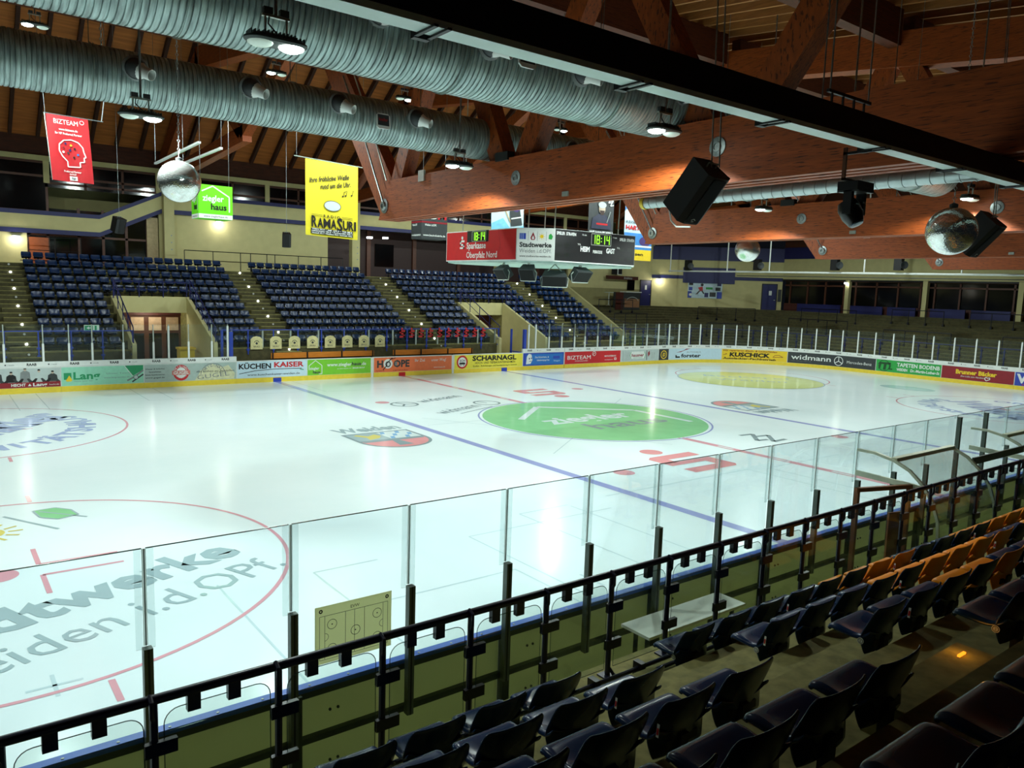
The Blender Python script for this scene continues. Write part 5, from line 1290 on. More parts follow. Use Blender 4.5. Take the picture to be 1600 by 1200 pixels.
t = thing('stage_light_bar', (-10.45, -15.6, 7.2), 'black bar of small stage lights just above the black strip', 'stage light')
b = MB(); b.beam((-11.0, -15.6, 7.55), (-9.95, -15.6, 7.55), .04, .04, black); b.beam((-11.0, -15.6, 7.3), (-9.95, -15.6, 7.3), .05, .05, black); b.build('crossbar', t)
for x in (-10.9, -10.63, -10.36, -10.1):
    b = MB(); b.beam((x, -15.6, 7.3), (x, -15.6, 7.55), .025, .025, black, up=(0, 1, 0)); b.lathe((x, -15.6, 7.28), (0, .3, -1), [(0, 0), (.07, 0), (.09, .14), (0, .15)], black, 12); b.build('lamp_head', t)
for x in (-10.95, -10.0): b = MB(); b.tube([(x, -15.6, 7.56), (x, -15.6, zc(-15.6)+.28)], .012, steel, 6); b.build('hanging_rod', t)
for k, (x, y, z, lab) in enumerate(((-1.1, -13.0, 8.4, 'hoist chain hanging from the roof at the upper right'), (-17.2, -2.6, 9.2, 'hoist chain with an orange hook between the two air ducts'))):
    t = thing('hoist_chain', (x, y, z), lab, 'chain', 'hoist chains')
    b = MB(); zz = z; q = 0
    while zz < zc(y)+.2 and q < 60:
        a = PI/2*(q % 2); b.tube([(x+.03*math.cos(a), y+.03*math.sin(a), zz), (x, y, zz+.05), (x-.03*math.cos(a), y-.03*math.sin(a), zz), (x, y, zz-.05), (x+.03*math.cos(a), y+.03*math.sin(a), zz)], .009, steel, 4, False); zz += .1; q += 1
    b.build('chain', t)
    b = MB(); b.lathe((x, y, z-.05), (0, 0, -1), [(0, 0), (.12, .0), (.12, .04), (0, .05)] if k == 0 else [(0, 0), (.05, .02), (.05, .16), (0, .18)], alu if k == 0 else amberplastic, 14); b.build('end_plate' if k == 0 else 'hook_block', t)

# ---- scoreboard cube
sx0, sx1, sy0, sy1, sz0, sz1, ch = -6.02, -1.75, -3.4, 2.2, 5.74, 6.72, .82
t = thing('scoreboard', (-3.9, -.6, sz0), 'red, white and black scoreboard cube showing 18:14 above centre ice', 'scoreboard')
out = [(sx0+ch, sy0), (sx1-ch+.82, sy0), (sx1+.0, sy0+.0)]
foot = [(sx0+ch, sy0), (sx1, sy0), (sx1+ch, sy0+ch), (sx1+ch, sy1-ch), (sx1, sy1), (sx0+ch, sy1), (sx0, sy1-ch), (sx0, sy0+ch)]
F = plane_frame((0, 0, 0), (1, 0, 0), (0, 1, 0))
b = MB(); b.prism(F, foot, sz0, sz1, white); b.build('cabinet', t)
b = MB(); b.prism(F, [(x*.985-.05, y*.97-.02) for x, y in foot], sz0-.05, sz0, mat('pale_underside', (190, 214, 208), .4, .2)); b.build('underside', t)
def seg7(b, F, u, v, s, d, ch_):
    S = {'1': 'bc', '8': 'abcdefg', '4': 'bcfg'}[ch_]; w, h, k = .5*s, s, .1*s
    R_ = {'a': (0, h-k, w, h), 'g': (0, h/2-k/2, w, h/2+k/2), 'd': (0, 0, w, k), 'f': (0, h/2, k, h), 'b': (w-k, h/2, w, h), 'e': (0, 0, k, h/2), 'c': (w-k, 0, w, h/2)}
    for q in S: r = R_[q]; b.rect(F, u+r[0], v+r[1], u+r[2], v+r[3], digit, d)
def clock(t, F, u, v, s, nm):
    b = MB(); b.prism(F, [(u-.16*s, v-.2*s), (u+3.1*s, v-.2*s), (u+3.1*s, v+1.2*s), (u-.16*s, v+1.2*s)], .0, .025, black)
    for p in ([(u-.1*s, v-.14*s), (u+3.04*s, v-.14*s), (u+3.04*s, v+1.14*s), (u-.1*s, v+1.14*s), (u-.1*s, v-.14*s)],): b.line(F, p, .025, alu, .03)
    b.build('clock_frame', t)
    b = MB(); seg7(b, F, u+.0*s, v, s, .034, '1'); seg7(b, F, u+.7*s, v, s, .034, '8'); b.rect(F, u+1.42*s, v+.25*s, u+1.52*s, v+.37*s, digit, .034); b.rect(F, u+1.42*s, v+.62*s, u+1.52*s, v+.74*s, digit, .034); seg7(b, F, u+1.55*s, v, s, .034, '1'); seg7(b, F, u+2.3*s, v, s, .034, '4'); b.build('clock_digits', t)
Fr = plane_frame((sx0, sy1-ch, sz0), (0, -1, 0), (0, 0, 1)); L = sy1-sy0-2*ch; H = sz1-sz0
b = MB(); b.rect(Fr, .03, .03, L-.02, H-.03, red, .006); b.line(Fr, [(L*.76, .03), (L*.79, H*.5), (L*.76, H)], .012, darkred, .008)
sgm = white
for r in ((.85, .62, 1.12, .68), (.85, .5, .92, .68), (.85, .5, 1.12, .56), (1.05, .4, 1.12, .56), (.85, .4, 1.12, .46)): b.rect(Fr, r[0], r[1], r[2], r[3], sgm, .009)
b.disc(Fr, .985, .76, .055, .055, sgm, .009, 16)
b.text(Fr, 'Sparkasse', 1.25, .4, .2, white, w=1.1, d=.009, bold=.02); b.text(Fr, 'Oberpfalz Nord', 1.25, .1, .2, white, w=1.72, d=.009, bold=.01); b.build('red_sponsor_face', t)
b = MB(); b.rect(Fr, 1.28, H-.37, 2.5, H-.01, black, .01); b.build('clock_surround', t)
clock(t, Fr, 1.62, H-.32, .25, 'red')
q = .7071
Fw = plane_frame((sx0, sy0+ch, sz0), (q, -q, 0), (0, 0, 1)); L = ch/q
b = MB(); b.rect(Fw, .015, .02, L-.015, H-.02, white, .006)
b.rect(Fw, .08, H-.34, .28, H-.16, royal, .009)
for k in range(3): b.line(Fw, [(.1+.05*k, H-.34), (.1+.05*k, H-.16)], .01, lightblue, .011)
for u in (.35, .63, .9): b.line(Fw, [(u, H-.38), (u, H-.1)], .01, grey, .009)
b.poly(Fw, [(.42, H-.3), (.45, H-.36), (.54, H-.36), (.57, H-.3), (.5, H-.12)], darkred, .009); b.poly(Fw, [(.46, H-.31), (.5, H-.35), (.54, H-.31), (.5, H-.22)], white, .011)
b.disc(Fw, .765, H-.25, .055, .055, goldprint, .009, 14)
for k in range(8): b.line(Fw, [(.765+.065*math.cos(PI*k/4), H-.25+.065*math.sin(PI*k/4)), (.765+.1*math.cos(PI*k/4), H-.25+.1*math.sin(PI*k/4))], .012, goldprint, .009)
b.poly(Fw, [(.97, H-.32), (1.07, H-.34), (1.1, H-.24), (1.04, H-.16), (.98, H-.2)], grass_green, .009)
b.text(Fw, 'Stadtwerke', L/2, H-.57, .14, darkgrey, w=.98, d=.009, bold=.035, align='c'); b.text(Fw, 'Weiden i.d.OPf.', L/2, H-.74, .12, grey, w=.98, d=.009, align='c'); b.text(Fw, 'www.stadtwerke-weiden.de', L/2, H-.87, .06, darkgrey, w=.96, d=.009, align='c'); b.build('white_sponsor_face', t)
Fk = plane_frame((sx0+ch, sy0, sz0), (1, 0, 0), (0, 0, 1)); L = sx1-sx0-ch
b = MB(); b.rect(Fk, .01, .03, L-.01, H-.01, black, .006)
b.text(Fk, 'SPIELER  STRAFEN', .06, H-.17, .09, white, w=.78, d=.009, bold=.02); b.text(Fk, 'SPIELER  STRAFEN', L-.72, H-.2, .09, white, w=.66, d=.009, bold=.02)
b.text(Fk, 'HEIM', 1.05, .36, .15, white, w=.38, d=.009, bold=.03); b.text(Fk, 'GAST', 2.15, .36, .15, white, w=.38, d=.009, bold=.03); b.text(Fk, 'PERIODE', 1.58, .33, .09, white, w=.4, d=.009, bold=.02); b.text(Fk, 'TOL', .92, .54, .05, white, d=.009); b.text(Fk, 'TOL', 2.62, .52, .05, white, d=.009); b.text(Fk, '10 min.', 1.1, H-.14, .05, white, d=.009); b.text(Fk, '10 min.', 2.42, H-.14, .05, white, d=.009)
for u in (.15, .5, L-.6, L-.25):
    for v in (.15, .45): b.rect(Fk, u-.1, v, u+.1, v+.12, darkgreen, .0075) if False else b.rect(Fk, u-.1, v, u+.1, v+.12, mat('dim_digit_window', (16, 22, 18), .4), .008)
b.build('black_score_face', t)
clock(t, Fk, 1.5, H-.36, .27, 'black')
for x, y in ((sx0+.5, sy0+.9), (sx0+.6, sy1-.9), (sx1-.2, sy0+.6), (sx1, sy1-.9), (sx0+ch+.1, sy0+.15)): b = MB(); b.tube([(x, y, sz1-.01), (x+.15, y+.1, 9.5), (x+.15, y+.1, zc(y)+.32)], .02, alu, 6); b.build('hanging_rod', t)
for k, (x, y, a, lab) in enumerate(((sx0+.35, sy0+1.9, math.radians(-95), 'black loudspeaker under the scoreboard, leftmost of the cluster'), (sx0+.6, sy0+.95, math.radians(-60), 'black loudspeaker under the scoreboard, below the white face'), (sx0+1.5, sy0+.75, math.radians(-40), 'wide black loudspeaker under the scoreboard corner, lowest of the cluster'), (sx0+2.3, sy0+.45, math.radians(10), 'black loudspeaker under the black scoreboard face'))):
    tt = thing('loudspeaker', (x, y, sz0-.05), lab, 'loudspeaker', 'loudspeakers under the scoreboard', a)
    b = MB(); M = Matrix.Translation((x, y, sz0-.05-(.3 if k != 2 else .45))) @ R(a, 4, 'Z') @ R(.6, 4, 'X')
    w, d, h = ((.62, .3, .38), (.5, .3, .42), (.8, .36, .4), (.8, .3, .4))[k]
    c = [(-w/2, -d/2), (w/2, -d/2), (w*.38, d/2), (-w*.38, d/2)]
    vs = [M @ Vector((x_, y_, -h/2)) for x_, y_ in c]+[M @ Vector((x_, y_, h/2)) for x_, y_ in c]
    b.add(vs, [(3, 2, 1, 0), (4, 5, 6, 7), (0, 1, 5, 4), (1, 2, 6, 5), (2, 3, 7, 6), (3, 0, 4, 7)], darkgrey); b.build('cabinet', tt)
    b = MB(); b.add([M @ Vector(v) for v in ((-w*.46, -d/2-.004, -h*.44), (w*.46, -d/2-.004, -h*.44), (w*.46, -d/2-.004, h*.44), (-w*.46, -d/2-.004, h*.44))], [(0, 1, 2, 3)], mat('speaker_grille', (20, 22, 22))); b.build('grille', tt)
    b = MB(); b.tube([M @ Vector((-w*.5, -d/2, -h/2)), M @ Vector((-w*.55, 0, 0)), Vector((x, y, sz0-.05))], .018, alu, 6); b.tube([M @ Vector((w*.5, -d/2, -h/2)), M @ Vector((w*.55, 0, 0)), Vector((x, y, sz0-.05))], .018, alu, 6); b.tube([M @ Vector((-w*.5, -d/2, -h/2)), M @ Vector((w*.5, -d/2, -h/2))], .018, alu, 6); b.build('bracket', tt)

# ---- banners and hanging signs
def cloth(b, F, w, h, m, wave=.03, taper=0.0, n=14):
    vs = []; fs = []
    for j in range(n+1):
        for i in range(n+1):
            u = w*i/n; v = -h*j/n; k = j/n
            vs.append(F(u+taper*k*(1-2*i/n)*0+taper*k, v, wave*k*math.sin(7*u/w+2*k)))
    for j in range(n):
        for i in range(n): a = j*(n+1)+i; fs.append((a, a+n+1, a+n+2, a+1))
    b.add(vs, fs, m)
    return lambda u, v, d=0.0: F(u+taper*(-v/h), v, wave*(-v/h)*math.sin(7*u/w+2*(-v/h))+d*2.5)
YB = 8.6
t = thing('banner', (-16.4, YB, 10.05), 'red hanging banner with a white head outline, left of the floodlight', 'banner', 'banners hanging over the ice')
F = plane_frame((-16.98, YB, 10.06), (1, 0, -.02), (0, 0, 1)); b = MB(); G = cloth(b, F, 1.22, 2.1, mat('banner_red', (186, 22, 32), .6, noise=.05), .05, .12)
b.text(G, 'BIZTEAM', .2, -.27, .15, white, w=.7, d=.012); b.ring(G, 1.02, -.14, .06, .015, white, .012, 16); b.text(G, 'www.bizteam.de', .6, -.47, .07, white, w=.55, d=.012, align='c', bold=.02); b.text(G, 'Ihr HP Preferred Partner', .6, -.6, .07, white, w=.78, d=.012, align='c', bold=.02)
hd = [(.5, -1.62), (.5, -1.45), (.36, -1.3), (.28, -1.12), (.3, -.92), (.44, -.78), (.66, -.74), (.86, -.8), (.98, -.95), (1.0, -1.1), (1.05, -1.26), (.99, -1.28), (.99, -1.42), (.86, -1.44), (.86, -1.6), (.5, -1.62)]
b.line(G, hd, .035, white, .014)
for u, v, m in ((.48, -.88, navy), (.64, -.92, yellow), (.74, -1.02, black), (.42, -1.02, darkred), (.6, -1.08, navy), (.4, -1.16, white), (.54, -1.18, darkgrey), (.82, -1.2, blue), (.7, -1.3, black)): b.disc(G, u, v, .035, .035, m, .014, 12)
b.line(G, [(.64, -.92), (.6, -1.08), (.54, -1.18)], .012, black, .013); b.text(G, 'Preferred Partner', .62, -1.8, .06, white, w=.5, d=.012, align='c', bold=.02); b.text(G, 'GOLD', .62, -1.88, .05, white, d=.012, align='c', bold=.02); b.rect(G, .52, -2.06, .74, -1.92, white, .012, 4); b.text(G, 'hp', .63, -2.02, .08, darkgrey, d=.016, align='c', bold=.02, shear=.2)
b.build('cloth', t)
b = MB(); b.tube([(-17.02, YB, 10.08), (-16.86, YB-.02, 7.95)], .015, alu, 6); b.tube([(-17.05, YB, 10.08), (-15.3, YB, 10.04)], .015, steel, 6); b.tube([(-15.35, YB, 10.04), (-15.2, YB, 11.2), (-15.2, YB, 15.72)], .012, steel, 5); b.tube([(-17.0, YB, 10.08), (-17.3, YB, 15.72)], .006, steel, 5); b.build('hanging_bar', t)

t = thing('banner', (-7, YB, 9.7), 'tall yellow hanging radio banner in front of a far column', 'banner', 'banners hanging over the ice')
F = plane_frame((-8.14, YB, 9.74), (1, 0, -.035), (0, 0, 1)); b = MB(); G = cloth(b, F, 2.28, 2.98, mat('banner_yellow', (214, 196, 34), .6, noise=.04), .03, 0)
b.text(G, 'Ihre fröhliche Welle', .15, -.92, .2, black, w=1.75, d=.014, shear=.3, rot=.2, bold=.02); b.text(G, 'rund um die Uhr.', .62, -1.12, .2, black, w=1.35, d=.014, shear=.3, rot=.2, bold=.02)
for u, v in ((1.6, -1.28), (1.98, -1.2)): b.disc(G, u, v, .04, .03, black, .014, 12); b.line(G, [(u+.035, v), (u+.06, v+.2), (u+.13, v+.16)], .018, black, .014)
b.disc(G, 1.72, -1.24, .04, .03, black, .014, 12); b.line(G, [(1.755, -1.24), (1.78, -1.04), (1.66, -1.1)], .018, black, .014)
b.disc(G, 1.15, -1.72, .36, .2, palegrey, .012, 24); b.ring(G, 1.15, -1.72, .36, .02, darkgrey, .014, 30, ry=.2)       # plain oval where the cartoon figure was
for k in (-.03, .03): b.line(G, [(.25, -2.16+k), (.72, -2.16+k)], .012, black, .012); b.line(G, [(1.55, -2.16+k), (2.03, -2.16+k)], .012, black, .012)
b.text(G, 'R A D I O', 1.13, -2.21, .11, black, w=.72, d=.012, align='c', bold=.02)
u = .24
for chh, w_, h_ in (('R', .25, .42), ('A', .25, .36), ('M', .3, .36), ('A', .25, .36), ('S', .24, .52), ('U', .24, .36), ('R', .22, .36), ('I', .09, .36)): b.text(G, chh, u, -2.62-(.08 if chh == 'S' else 0), h_, black, w=w_, d=.013, bold=.03); u += w_+.015
b.rect(G, .22, -2.9, 2.05, -2.67, black, .010, 24)
for k, s in enumerate(('WEN 99.9 • AM 103.9 • TIR 88.5', 'HIRSCHAU 95.3 • Fuchsmühl 105.1', 'Neustadt 101.1 • Waidhaus 90.0 • Kemnath 105.2')): b.text(G, s, 1.13, -2.735-.075*k, .055, white, w=1.75, d=.016, align='c', bold=.02)
b.build('cloth', t)
b = MB(); b.tube([(-8.6, YB, 9.79), (-5.6, YB, 9.66)], .02, alu, 6); b.tube([(-8.5, YB, 9.78), (-8.5, YB, 15.72)], .008, steel, 5); b.tube([(-5.65, YB, 9.66), (-5.65, YB, 15.72)], .008, steel, 5); b.build('hanging_bar', t)

def cube_sign(lab, x0, x1, z0, z1, dep, m, m2, draw, draw2=None):
    t = thing('cube_sign', ((x0+x1)/2, YB+dep/2, z0), lab, 'hanging sign', 'hanging cube signs')
    b = MB(); b.box((x0, YB, z0), (x1, YB+dep, z1), m); b.build('sign_box', t)
    b = MB(); draw(b, plane_frame((x0, YB, z0), (1, 0, 0), (0, 0, 1)), x1-x0, z1-z0); b.build('front_print', t)
    b = MB(); draw(b, plane_frame((x0, YB+dep, z0), (0, -1, 0), (0, 0, 1)), dep, z1-z0); b.build('side_print', t)
    for x in (x0+.1, x1-.1): b = MB(); b.tube([(x, YB+.1, z1-.01), (x, YB+.1, zc(YB)+.32)], .008, steel, 5); b.build('hanging_wire', t)
lime = mat('lime_green', (104, 214, 20), .5, noise=.03)
def dr1(b, F, w, h):
    b.rect(F, .01, .0, w-.01, h*.13, white, .004); b.text(F, 'www.zieglerhaus.de', w/2, h*.04, h*.06, darkgrey, w=w*.7, d=.006, align='c')
    b.line(F, [(w*.1, h*.8), (w*.42, h*.97), (w*.9, h*.68), (w*.9, h*.22)], w*.035, white, .006); b.text(F, 'ziegler', w*.12, h*.52, h*.18, white, w=w*.62, d=.006, bold=.02); b.text(F, 'haus', w*.36, h*.27, h*.18, black, w=w*.46, d=.006, bold=.03)
cube_sign('bright green hanging cube sign with a white house outline', -12.24, -11.0, 7.1, 8.32, .9, lime, lime, dr1)
def dr2(b, F, w, h):
    for k, (u, v) in enumerate(((.14, .72), (.24, .72), (.14, .83), (.24, .83))): b.rect(F, u*w, v*h, u*w+.08*w, v*h+.09*h, white if k else red, .006)
    b.text(F, 'B', w*.36, h*.72, h*.2, white, w=w*.22, d=.006, bold=.04); b.text(F, 'M', w*.62, h*.72, h*.2, red, w=w*.34, d=.006, bold=.04); b.rect(F, 0, h*.56, w, h*.62, darkred, .005); b.text(F, 'Weiden i.d.OPf.', w*.12, h*.46, h*.07, white, w=w*.45, d=.006, bold=.02); b.text(F, 'www.bauindustrie.de', w*.06, h*.1, h*.07, white, w=w*.86, d=.006, bold=.02)
cube_sign('dark grey hanging cube sign left of the scoreboard, lettered white and red', -2.78, -1.44, 6.96, 8.2, .9, darkgrey, darkgrey, dr2)
def flat_banner(lab, x0, x1, z0, z1, m, draw):
    t = thing('banner', ((x0+x1)/2, YB, z1), lab, 'banner', 'banners hanging over the ice')
    F = plane_frame((x0, YB, z1), (1, 0, 0), (0, 0, 1)); b = MB(); G = cloth(b, F, x1-x0, z1-z0, m, .02, 0, 8); draw(b, G, x1-x0, z1-z0); b.build('cloth', t)
    b = MB(); b.tube([(x0-.05, YB, z1), (x1+.05, YB, z1)], .015, alu, 6)
    for x in (x0, x1): b.tube([(x, YB, z1), (x, YB, 15.72)], .006, steel, 5)
    b.build('hanging_bar', t)
skin = mat('print_skin', (190, 170, 150))
def dr3(b, G, w, h):
    b.poly(G, [(0, -h*.62), (w*.35, -h*.5), (w*.6, -h*.7), (w, -h*.62), (w, -h), (0, -h)], mat('sky_print', (120, 190, 220), .5), .012)
    b.line(G, [(w*.25, -h*.15), (w*.62, -h*.6)], .06, mat('stick_print', (190, 160, 120), .5), .014); b.poly(G, [(w*.55, -h*.35), (w*.85, -h*.25), (w*.95, -h*.6), (w*.6, -h*.65)], darkgrey, .015); b.disc(G, w*.75, -h*.28, w*.12, h*.08, mat('violet_print', (70, 50, 110), .5), .016, 16); b.disc(G, w*.14, -h*.9, .2, .2, black, .016); b.disc(G, w*.8, -h*.88, .2, .2, black, .016); b.line(G, [(w*.6, -h*.5), (w*.92, -h*.45)], .06, white, .018)
flat_banner('white banner with a painted ice hockey player behind the scoreboard', .98, 2.9, 7.0, 9.4, lightblue, dr3)
def dr4(b, G, w, h):
    b.poly(G, [(w*.1, -h*.75), (w*.9, -h*.75), (w*.85, -h*.52), (w*.62, -h*.42), (w*.4, -h*.42), (w*.15, -h*.52)], mat('jersey_print', (44, 48, 70), .5), .012); b.disc(G, w*.52, -h*.3, w*.13, h*.12, skin, .014, 20); b.disc(G, w*.52, -h*.22, w*.16, h*.07, palegrey, .016, 20); b.poly(G, [(w*.42, -h*.34), (w*.62, -h*.34), (w*.58, -h*.44), (w*.46, -h*.44)], mat('beard_print', (60, 40, 34), .5), .017)
    b.line(G, [(w*.72, -h*.6), (w*.85, -h*.35)], .06, grey, .018); b.rect(G, w*.3, -h*.66, w*.75, -h*.62, red, .018)
    b.line(G, [(w*.72, -h*.08), (w*.85, -h*.06), (w*.76, -h*.16), (w*.9, -h*.14)], .05, white, .014); b.line(G, [(w*.78, -h*.12), (w*.95, -h*.1), (w*.84, -h*.22), (w*.98, -h*.2)], .05, white, .014)
    b.text(G, 'WE WANT YOU', w*.5, -h*.9, h*.1, white, w=w*.92, d=.016, align='c', bold=.05)
flat_banner('black banner lettered WE WANT YOU with a hockey player', 7.15, 8.95, 7.55, 9.9, darkgrey, dr4)
def dr5(b, G, w, h):
    b.rect(G, 0, -h, w, -h*.82, goldprint, .012, 12); b.rect(G, 0, -h*.82, w, -h*.55, mat('azure_print', (60, 130, 200), .5), .012, 12); b.disc(G, w*.75, -h*.68, w*.2, h*.08, mat('violet_print', (70, 50, 110)), .014, 20); b.rect(G, 0, -h*.78, w, -h*.75, white, .015, 12)
    b.text(G, 'HARTWIG', w*.04, -h*.5, h*.07, red, w=w*.9, d=.014, bold=.04); b.text(G, 'REISEBÜRO', w*.04, -h*.4, h*.05, darkgrey, w=w*.8, d=.014); b.poly(G, [(0, 0), (w*.35, 0), (0, -h*.2)], mat('azure_print', (60, 130, 200)), .013); b.text(G, 'reisen', w*.2, -h*.92, h*.05, black, w=w*.5, d=.016, bold=.02)
flat_banner('white, blue and yellow travel banner right of the scoreboard', 9.8, 11.95, 6.65, 9.9, lightblue, dr5)
# strip lights near the first mirror ball
for k, (p, q, lab) in enumerate((((-12.66, 6.8, 9.5), (-12.6, 13.4, 9.5), 'thin white strip light hanging behind the first mirror ball'), ((-11.75, 7.4, 9.5), (-11.75, 12.5, 9.5), 'shorter thin strip light right of the first mirror ball'))):
    t = thing('strip_light', (p[0], (p[1]+q[1])/2, 9.5), lab, 'strip light', 'unlit strip lights')
    b = MB(); b.beam(p, q, .10, .07, white); b.build('light_casing', t)
    for e in (p, q): b = MB(); b.tube([(e[0], e[1], e[2]), (e[0], e[1], zc(e[1])+.32)], .006, steel, 5); b.build('wire', t)
# ================================================================== FAR END
t = thing('net_pipe', (31, 6, 6.7), 'long white pipe hanging across the far end with upright hangers', 'pipe')
b = MB(); b.tube([(31, 24, 6.86), (31, -16, 6.55)], .07, white, 8); b.build('pipe_tube', t, 40)
for y in (23.85, 17.9, 14.0, 6.5, .2, -6):
    b = MB(); b.tube([(31, y, 6.75), (31, y, zc(y))], .05, white, 6); b.build('hanger', t, 40)
b = MB(); b.tube([(31.1, 17, 6.5), (31.1, -16, 6.3)], .03, darkgrey, 6); b.build('cable', t)
for k, (y, lab) in enumerate(((21.6, 'black loudspeaker on the white far end pipe, above the wall poster'), (14.8, 'black loudspeaker on the white far end pipe beside a hanger'), (8.4, 'black loudspeaker on the white far end pipe over the left windows'), (3.9, 'black loudspeaker on the white far end pipe over the middle windows'))):
    tt = thing('loudspeaker', (30.9, y, 7.2), lab, 'loudspeaker', 'loudspeakers along the far end pipe')
    b = MB(); b.box((30.7, y-.05, 6.92), (31.1, y+.45, 7.75), black); b.build('cabinet', tt)
    b = MB(); b.lathe((30.7, y-.1, 7.25), (-.6, -1, 0), [(.1, 0), (.24, .2), (.26, .3), (0, .24)], darkgrey, 14); b.build('horn', tt, 40)
# poster on the corner wall
t = thing('poster', (36.2, 24.2, 5.4), 'large pale poster with a hockey player on the cream corner wall', 'poster')
b = MB(); b.prism(Fc, [(3.3, 4.6), (6.35, 4.6), (6.35, 6.2), (3.3, 6.2)], 0, .04, lightblue)
Fq = lambda u, v, d=0: Fc(3.3+u, 4.6+v, .04+d)
for u0, v0, u1, v1, m in ((.0, 0, .35, .6, royal), (2.6, 0, 3.05, .6, royal), (.08, 1.15, .45, 1.5, black), (2.6, 1.12, 2.95, 1.5, navy), (.08, .68, .4, .98, royal), (2.45, .7, 2.9, 1.0, darkgrey), (1.5, .1, 1.85, .5, navy), (1.95, .15, 2.5, .55, darkgrey), (1.6, .8, 2.2, 1.0, grass_green)): b.rect(Fq, u0, v0, u1, v1, m, .006)
b.poly(Fq, [(.9, .95), (1.3, 1.05), (1.35, .7), (1.1, .6)], red, .01); b.disc(Fq, 1.25, 1.2, .13, .13, black, .012, 16); b.line(Fq, [(1.05, .65), (.8, .35)], .12, darkgrey, .012); b.line(Fq, [(1.25, .68), (1.45, .4)], .12, darkgrey, .012); b.line(Fq, [(.7, .3), (1.2, .85)], .04, brownframe, .013)
b.text(Fq, 'WIR DANKEN UNSEREN', .55, 1.4, .08, darkgrey, w=1.6, d=.008); b.disc(Fq, .25, .3, .13, .13, white, .01, 14); b.build('printed_sheet', t)
b = MB(); b.prism(Fc, [(11.25, 4.5), (11.55, 4.5), (11.55, 5.6), (11.25, 5.6)], 0, .04, darkgrey); tag(b.build('notice_board'), 'narrow dark notice board beside the navy corner door', 'notice board')
# kiosk on the upper landing
t = thing('kiosk', (28.2, 26.6, 3.75), 'dark snack kiosk with a pale counter in the far corner', 'kiosk')
b = MB(); b.box((27.0, 26.3, 3.4), (30.0, 26.6, 4.9), darkgrey); b.rect(plane_frame((27.0, 26.3, 3.4), (1, 0, 0), (0, 0, 1)), 1.1, .2, 2.95, .95, mat('kiosk_print', (150, 110, 80), .5), .01); b.ring(plane_frame((27.0, 26.3, 3.4), (1, 0, 0), (0, 0, 1)), 2.05, .7, .75, .05, palegrey, .02, 30, .2, PI-.2, ry=.4); b.box((27.0, 26.25, 3.4), (27.9, 26.3, 4.9), redpanel); b.build('counter_front', t)
b = MB(); b.box((28.1, 26.15, 4.9), (30.05, 26.9, 4.98), white); b.build('counter_top', t)
b = MB(); b.box((26.6, 26.9, 6.0), (30.3, 27.2, 6.3), redpanel); b.text(plane_frame((28.5, 26.9, 6.02), (1, 0, 0), (0, 0, 1)), 'Imbiss', 0, .03, .2, palegrey, w=1.0, d=.01, shear=.3); b.build('sign_beam', t)
b = MB(); b.box((27.0, 26.85, 6.4), (27.6, 26.95, 7.3), black); b.box((27.7, 26.85, 6.4), (28.2, 26.95, 7.3), white); b.box((27.73, 26.83, 6.45), (28.17, 26.85, 7.25), black); b.build('menu_board', t)
t = thing('bar_table', (26.0, 26.2, 3.4), 'pale bar-height table standing left of the snack kiosk', 'table')
b = MB(); b.lathe((25.9, 26.0, 3.75), (0, 0, 1), [(0, 1.08), (.4, 1.08), (.4, 1.12), (0, 1.12)], palegrey, 20); b.build('table_top', t)
b = MB(); b.lathe((25.9, 26.0, 3.75), (0, 0, 1), [(.05, .0), (.05, 1.08)], alu, 10); b.lathe((25.9, 26.0, 3.75), (0, 0, 1), [(.28, 0), (.05, .06)], alu, 16); b.build('table_leg', t)
# crowd barriers on the terrace
def tz(p):   # terrace height at a plan point
    o = max(p[1]-18.2, p[0]-31.5, (p[0]+p[1]-46.9)/1.4142)
    return 1.15+TRS*max(0, min(TN-1, int(o/TD)))
bm = mat('barrier_steel', (22, 24, 40), .4, .2)
def barrier(p, q, n, lab, h=1.1):
    t = thing('crowd_barrier', (p[0], p[1], tz(p)), lab, 'barrier', 'crowd barriers on the terrace')
    P = [(p[0]+(q[0]-p[0])*k/n, p[1]+(q[1]-p[1])*k/n) for k in range(n+1)]
    zz = max(tz(a) for a in P)
    b = MB(); b.tube([(a[0], a[1], zz+h) for a in (P[0], P[-1])], .035, bm, 6); b.build('top_rail', t, 40)
    for a in P:
        b = MB(); b.tube([(a[0], a[1], tz(a)), (a[0], a[1], zz+h)], .03, bm, 6); b.box((a[0]-.06, a[1]-.06, tz(a)), (a[0]+.06, a[1]+.06, tz(a)+.18), bm); b.build('post', t)
barrier((33.0, 22.2), (36.4, 18.8), 3, 'dark crowd barrier on the upper terrace below the wall poster')
barrier((38.3, 15.6), (38.3, 10.8), 3, 'dark crowd barrier high on the terrace below the navy corner door')
barrier((22.5, 21.8), (26.2, 21.8), 3, 'pale edged crowd barrier on the lower terrace right of the seats')
barrier((35.0, 14.6), (35.0, 9.6), 3, 'dark crowd barrier in the middle of the end terrace, left one')
barrier((34.2, 6.4), (34.2, 1.8), 3, 'dark crowd barrier in the middle of the end terrace, second one')
barrier((34.0, -1.4), (34.0, -6.0), 3, 'dark crowd barrier in the middle of the end terrace, right one')
barrier((38.8, 8.2), (38.8, 4.4), 3, 'dark crowd barrier high on the terrace below the middle windows')
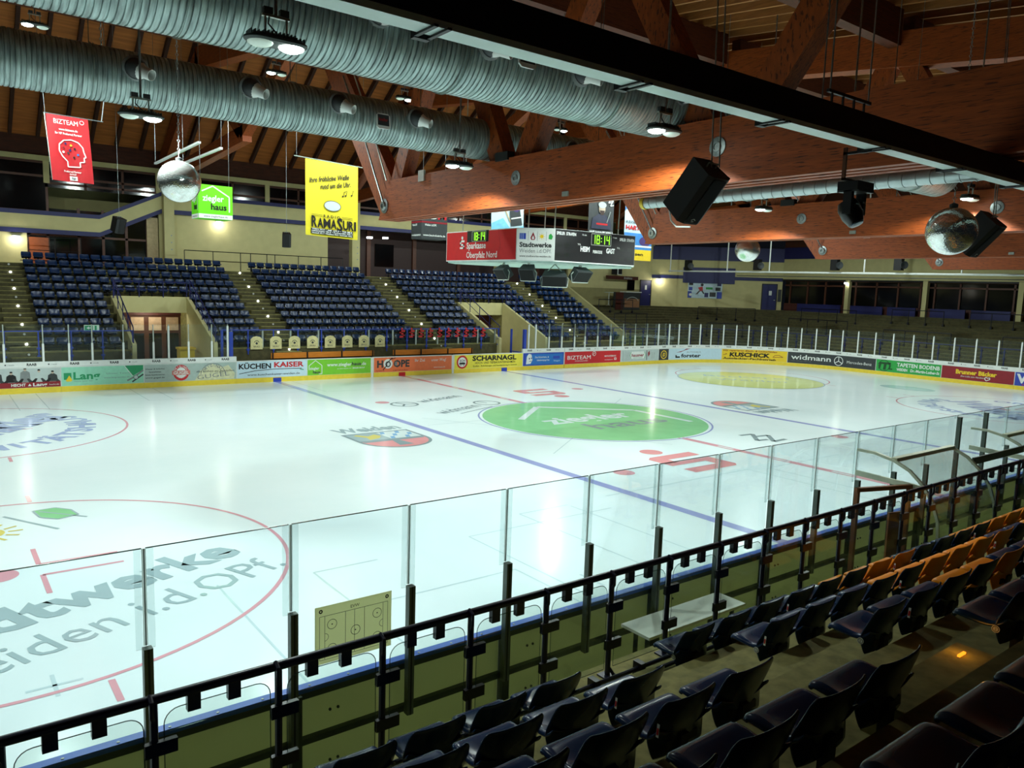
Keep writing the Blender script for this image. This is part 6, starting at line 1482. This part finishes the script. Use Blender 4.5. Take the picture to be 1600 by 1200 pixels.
barrier((38.8, 2.6), (38.8, -1.6), 3, 'dark crowd barrier high on the terrace below the right windows')
barrier((30.2, 18.9), (32.2, 16.9), 2, 'dark crowd barrier at the bend of the lower terrace')
barrier((24.2, 25.4), (28.2, 25.4), 3, 'dark crowd barrier in front of the snack kiosk')
t = thing('front_railing', (31.4, 6, 1.15), 'dark blue railing along the front of the end terrace behind the glass', 'railing')
pts = [(19.2, 18.1), (28.6, 18.1), (31.4, 15.3), (31.4, -14)]
b = MB(); b.tube([(x, y, 2.25) for x, y in pts], .03, navy, 6); b.build('top_rail', t, 40)
for (a, c), (e, g) in zip(pts[:-1], pts[1:]):
    n = int(math.hypot(e-a, g-c)/1.25)
    for k in range(n):
        x, y = a+(e-a)*k/n, c+(g-c)*k/n; b = MB(); b.box((x-.03, y-.03, 0), (x+.03, y+.03, 2.25), navy); b.box((x-.09, y-.05, 2.0), (x+.09, y+.05, 2.1), navy); b.box((x-.09, y-.05, 1.6), (x+.09, y+.05, 1.7), navy); b.build('post', t)
rail_thing('black handrail slanting down beside the end of the far stand', [(20.0, 24.5, tz((20, 24.5))), (21.5, 21.5, tz((21.5, 21.5))), (23, 18.6, tz((23, 18.6)))], 3)
for k in range(6):
    x = 33.4+.68*k; b = MB(); z = tz((x, 12.2)); b.lathe((x-.02, 12.2-.25*k*0, z-.06), (-1, 0, 0), [(.05, 0), (.05, .02), (0, .025)], amber, 8)
    tag(b.build('step_light'), 'amber step light on the end terrace stairs, %s from the bottom' % nth(k+1), 'light', 'amber step lights of the end terrace')
b = MB(); b.box((-15.78, -19.66, NZ0+NDZ*3.5), (-15.70, -19.645, NZ0+NDZ*3.5+.012), amber)
"""amber stair lamp near the camera"""
t_ = tag(b.build('step_light'), 'amber step lamp low on the near stand aisle stairs', 'light')
L = bpy.data.lights.new('amber_light', 'POINT'); L.energy = .35; L.color = (1, .42, .05); L.shadow_soft_size = .03
lo = bpy.data.objects.new('amber_light', L); C.objects.link(lo); lo.location = (-15.73, -19.63, NZ0+NDZ*3.5+.08)
bpy.context.view_layer.update()
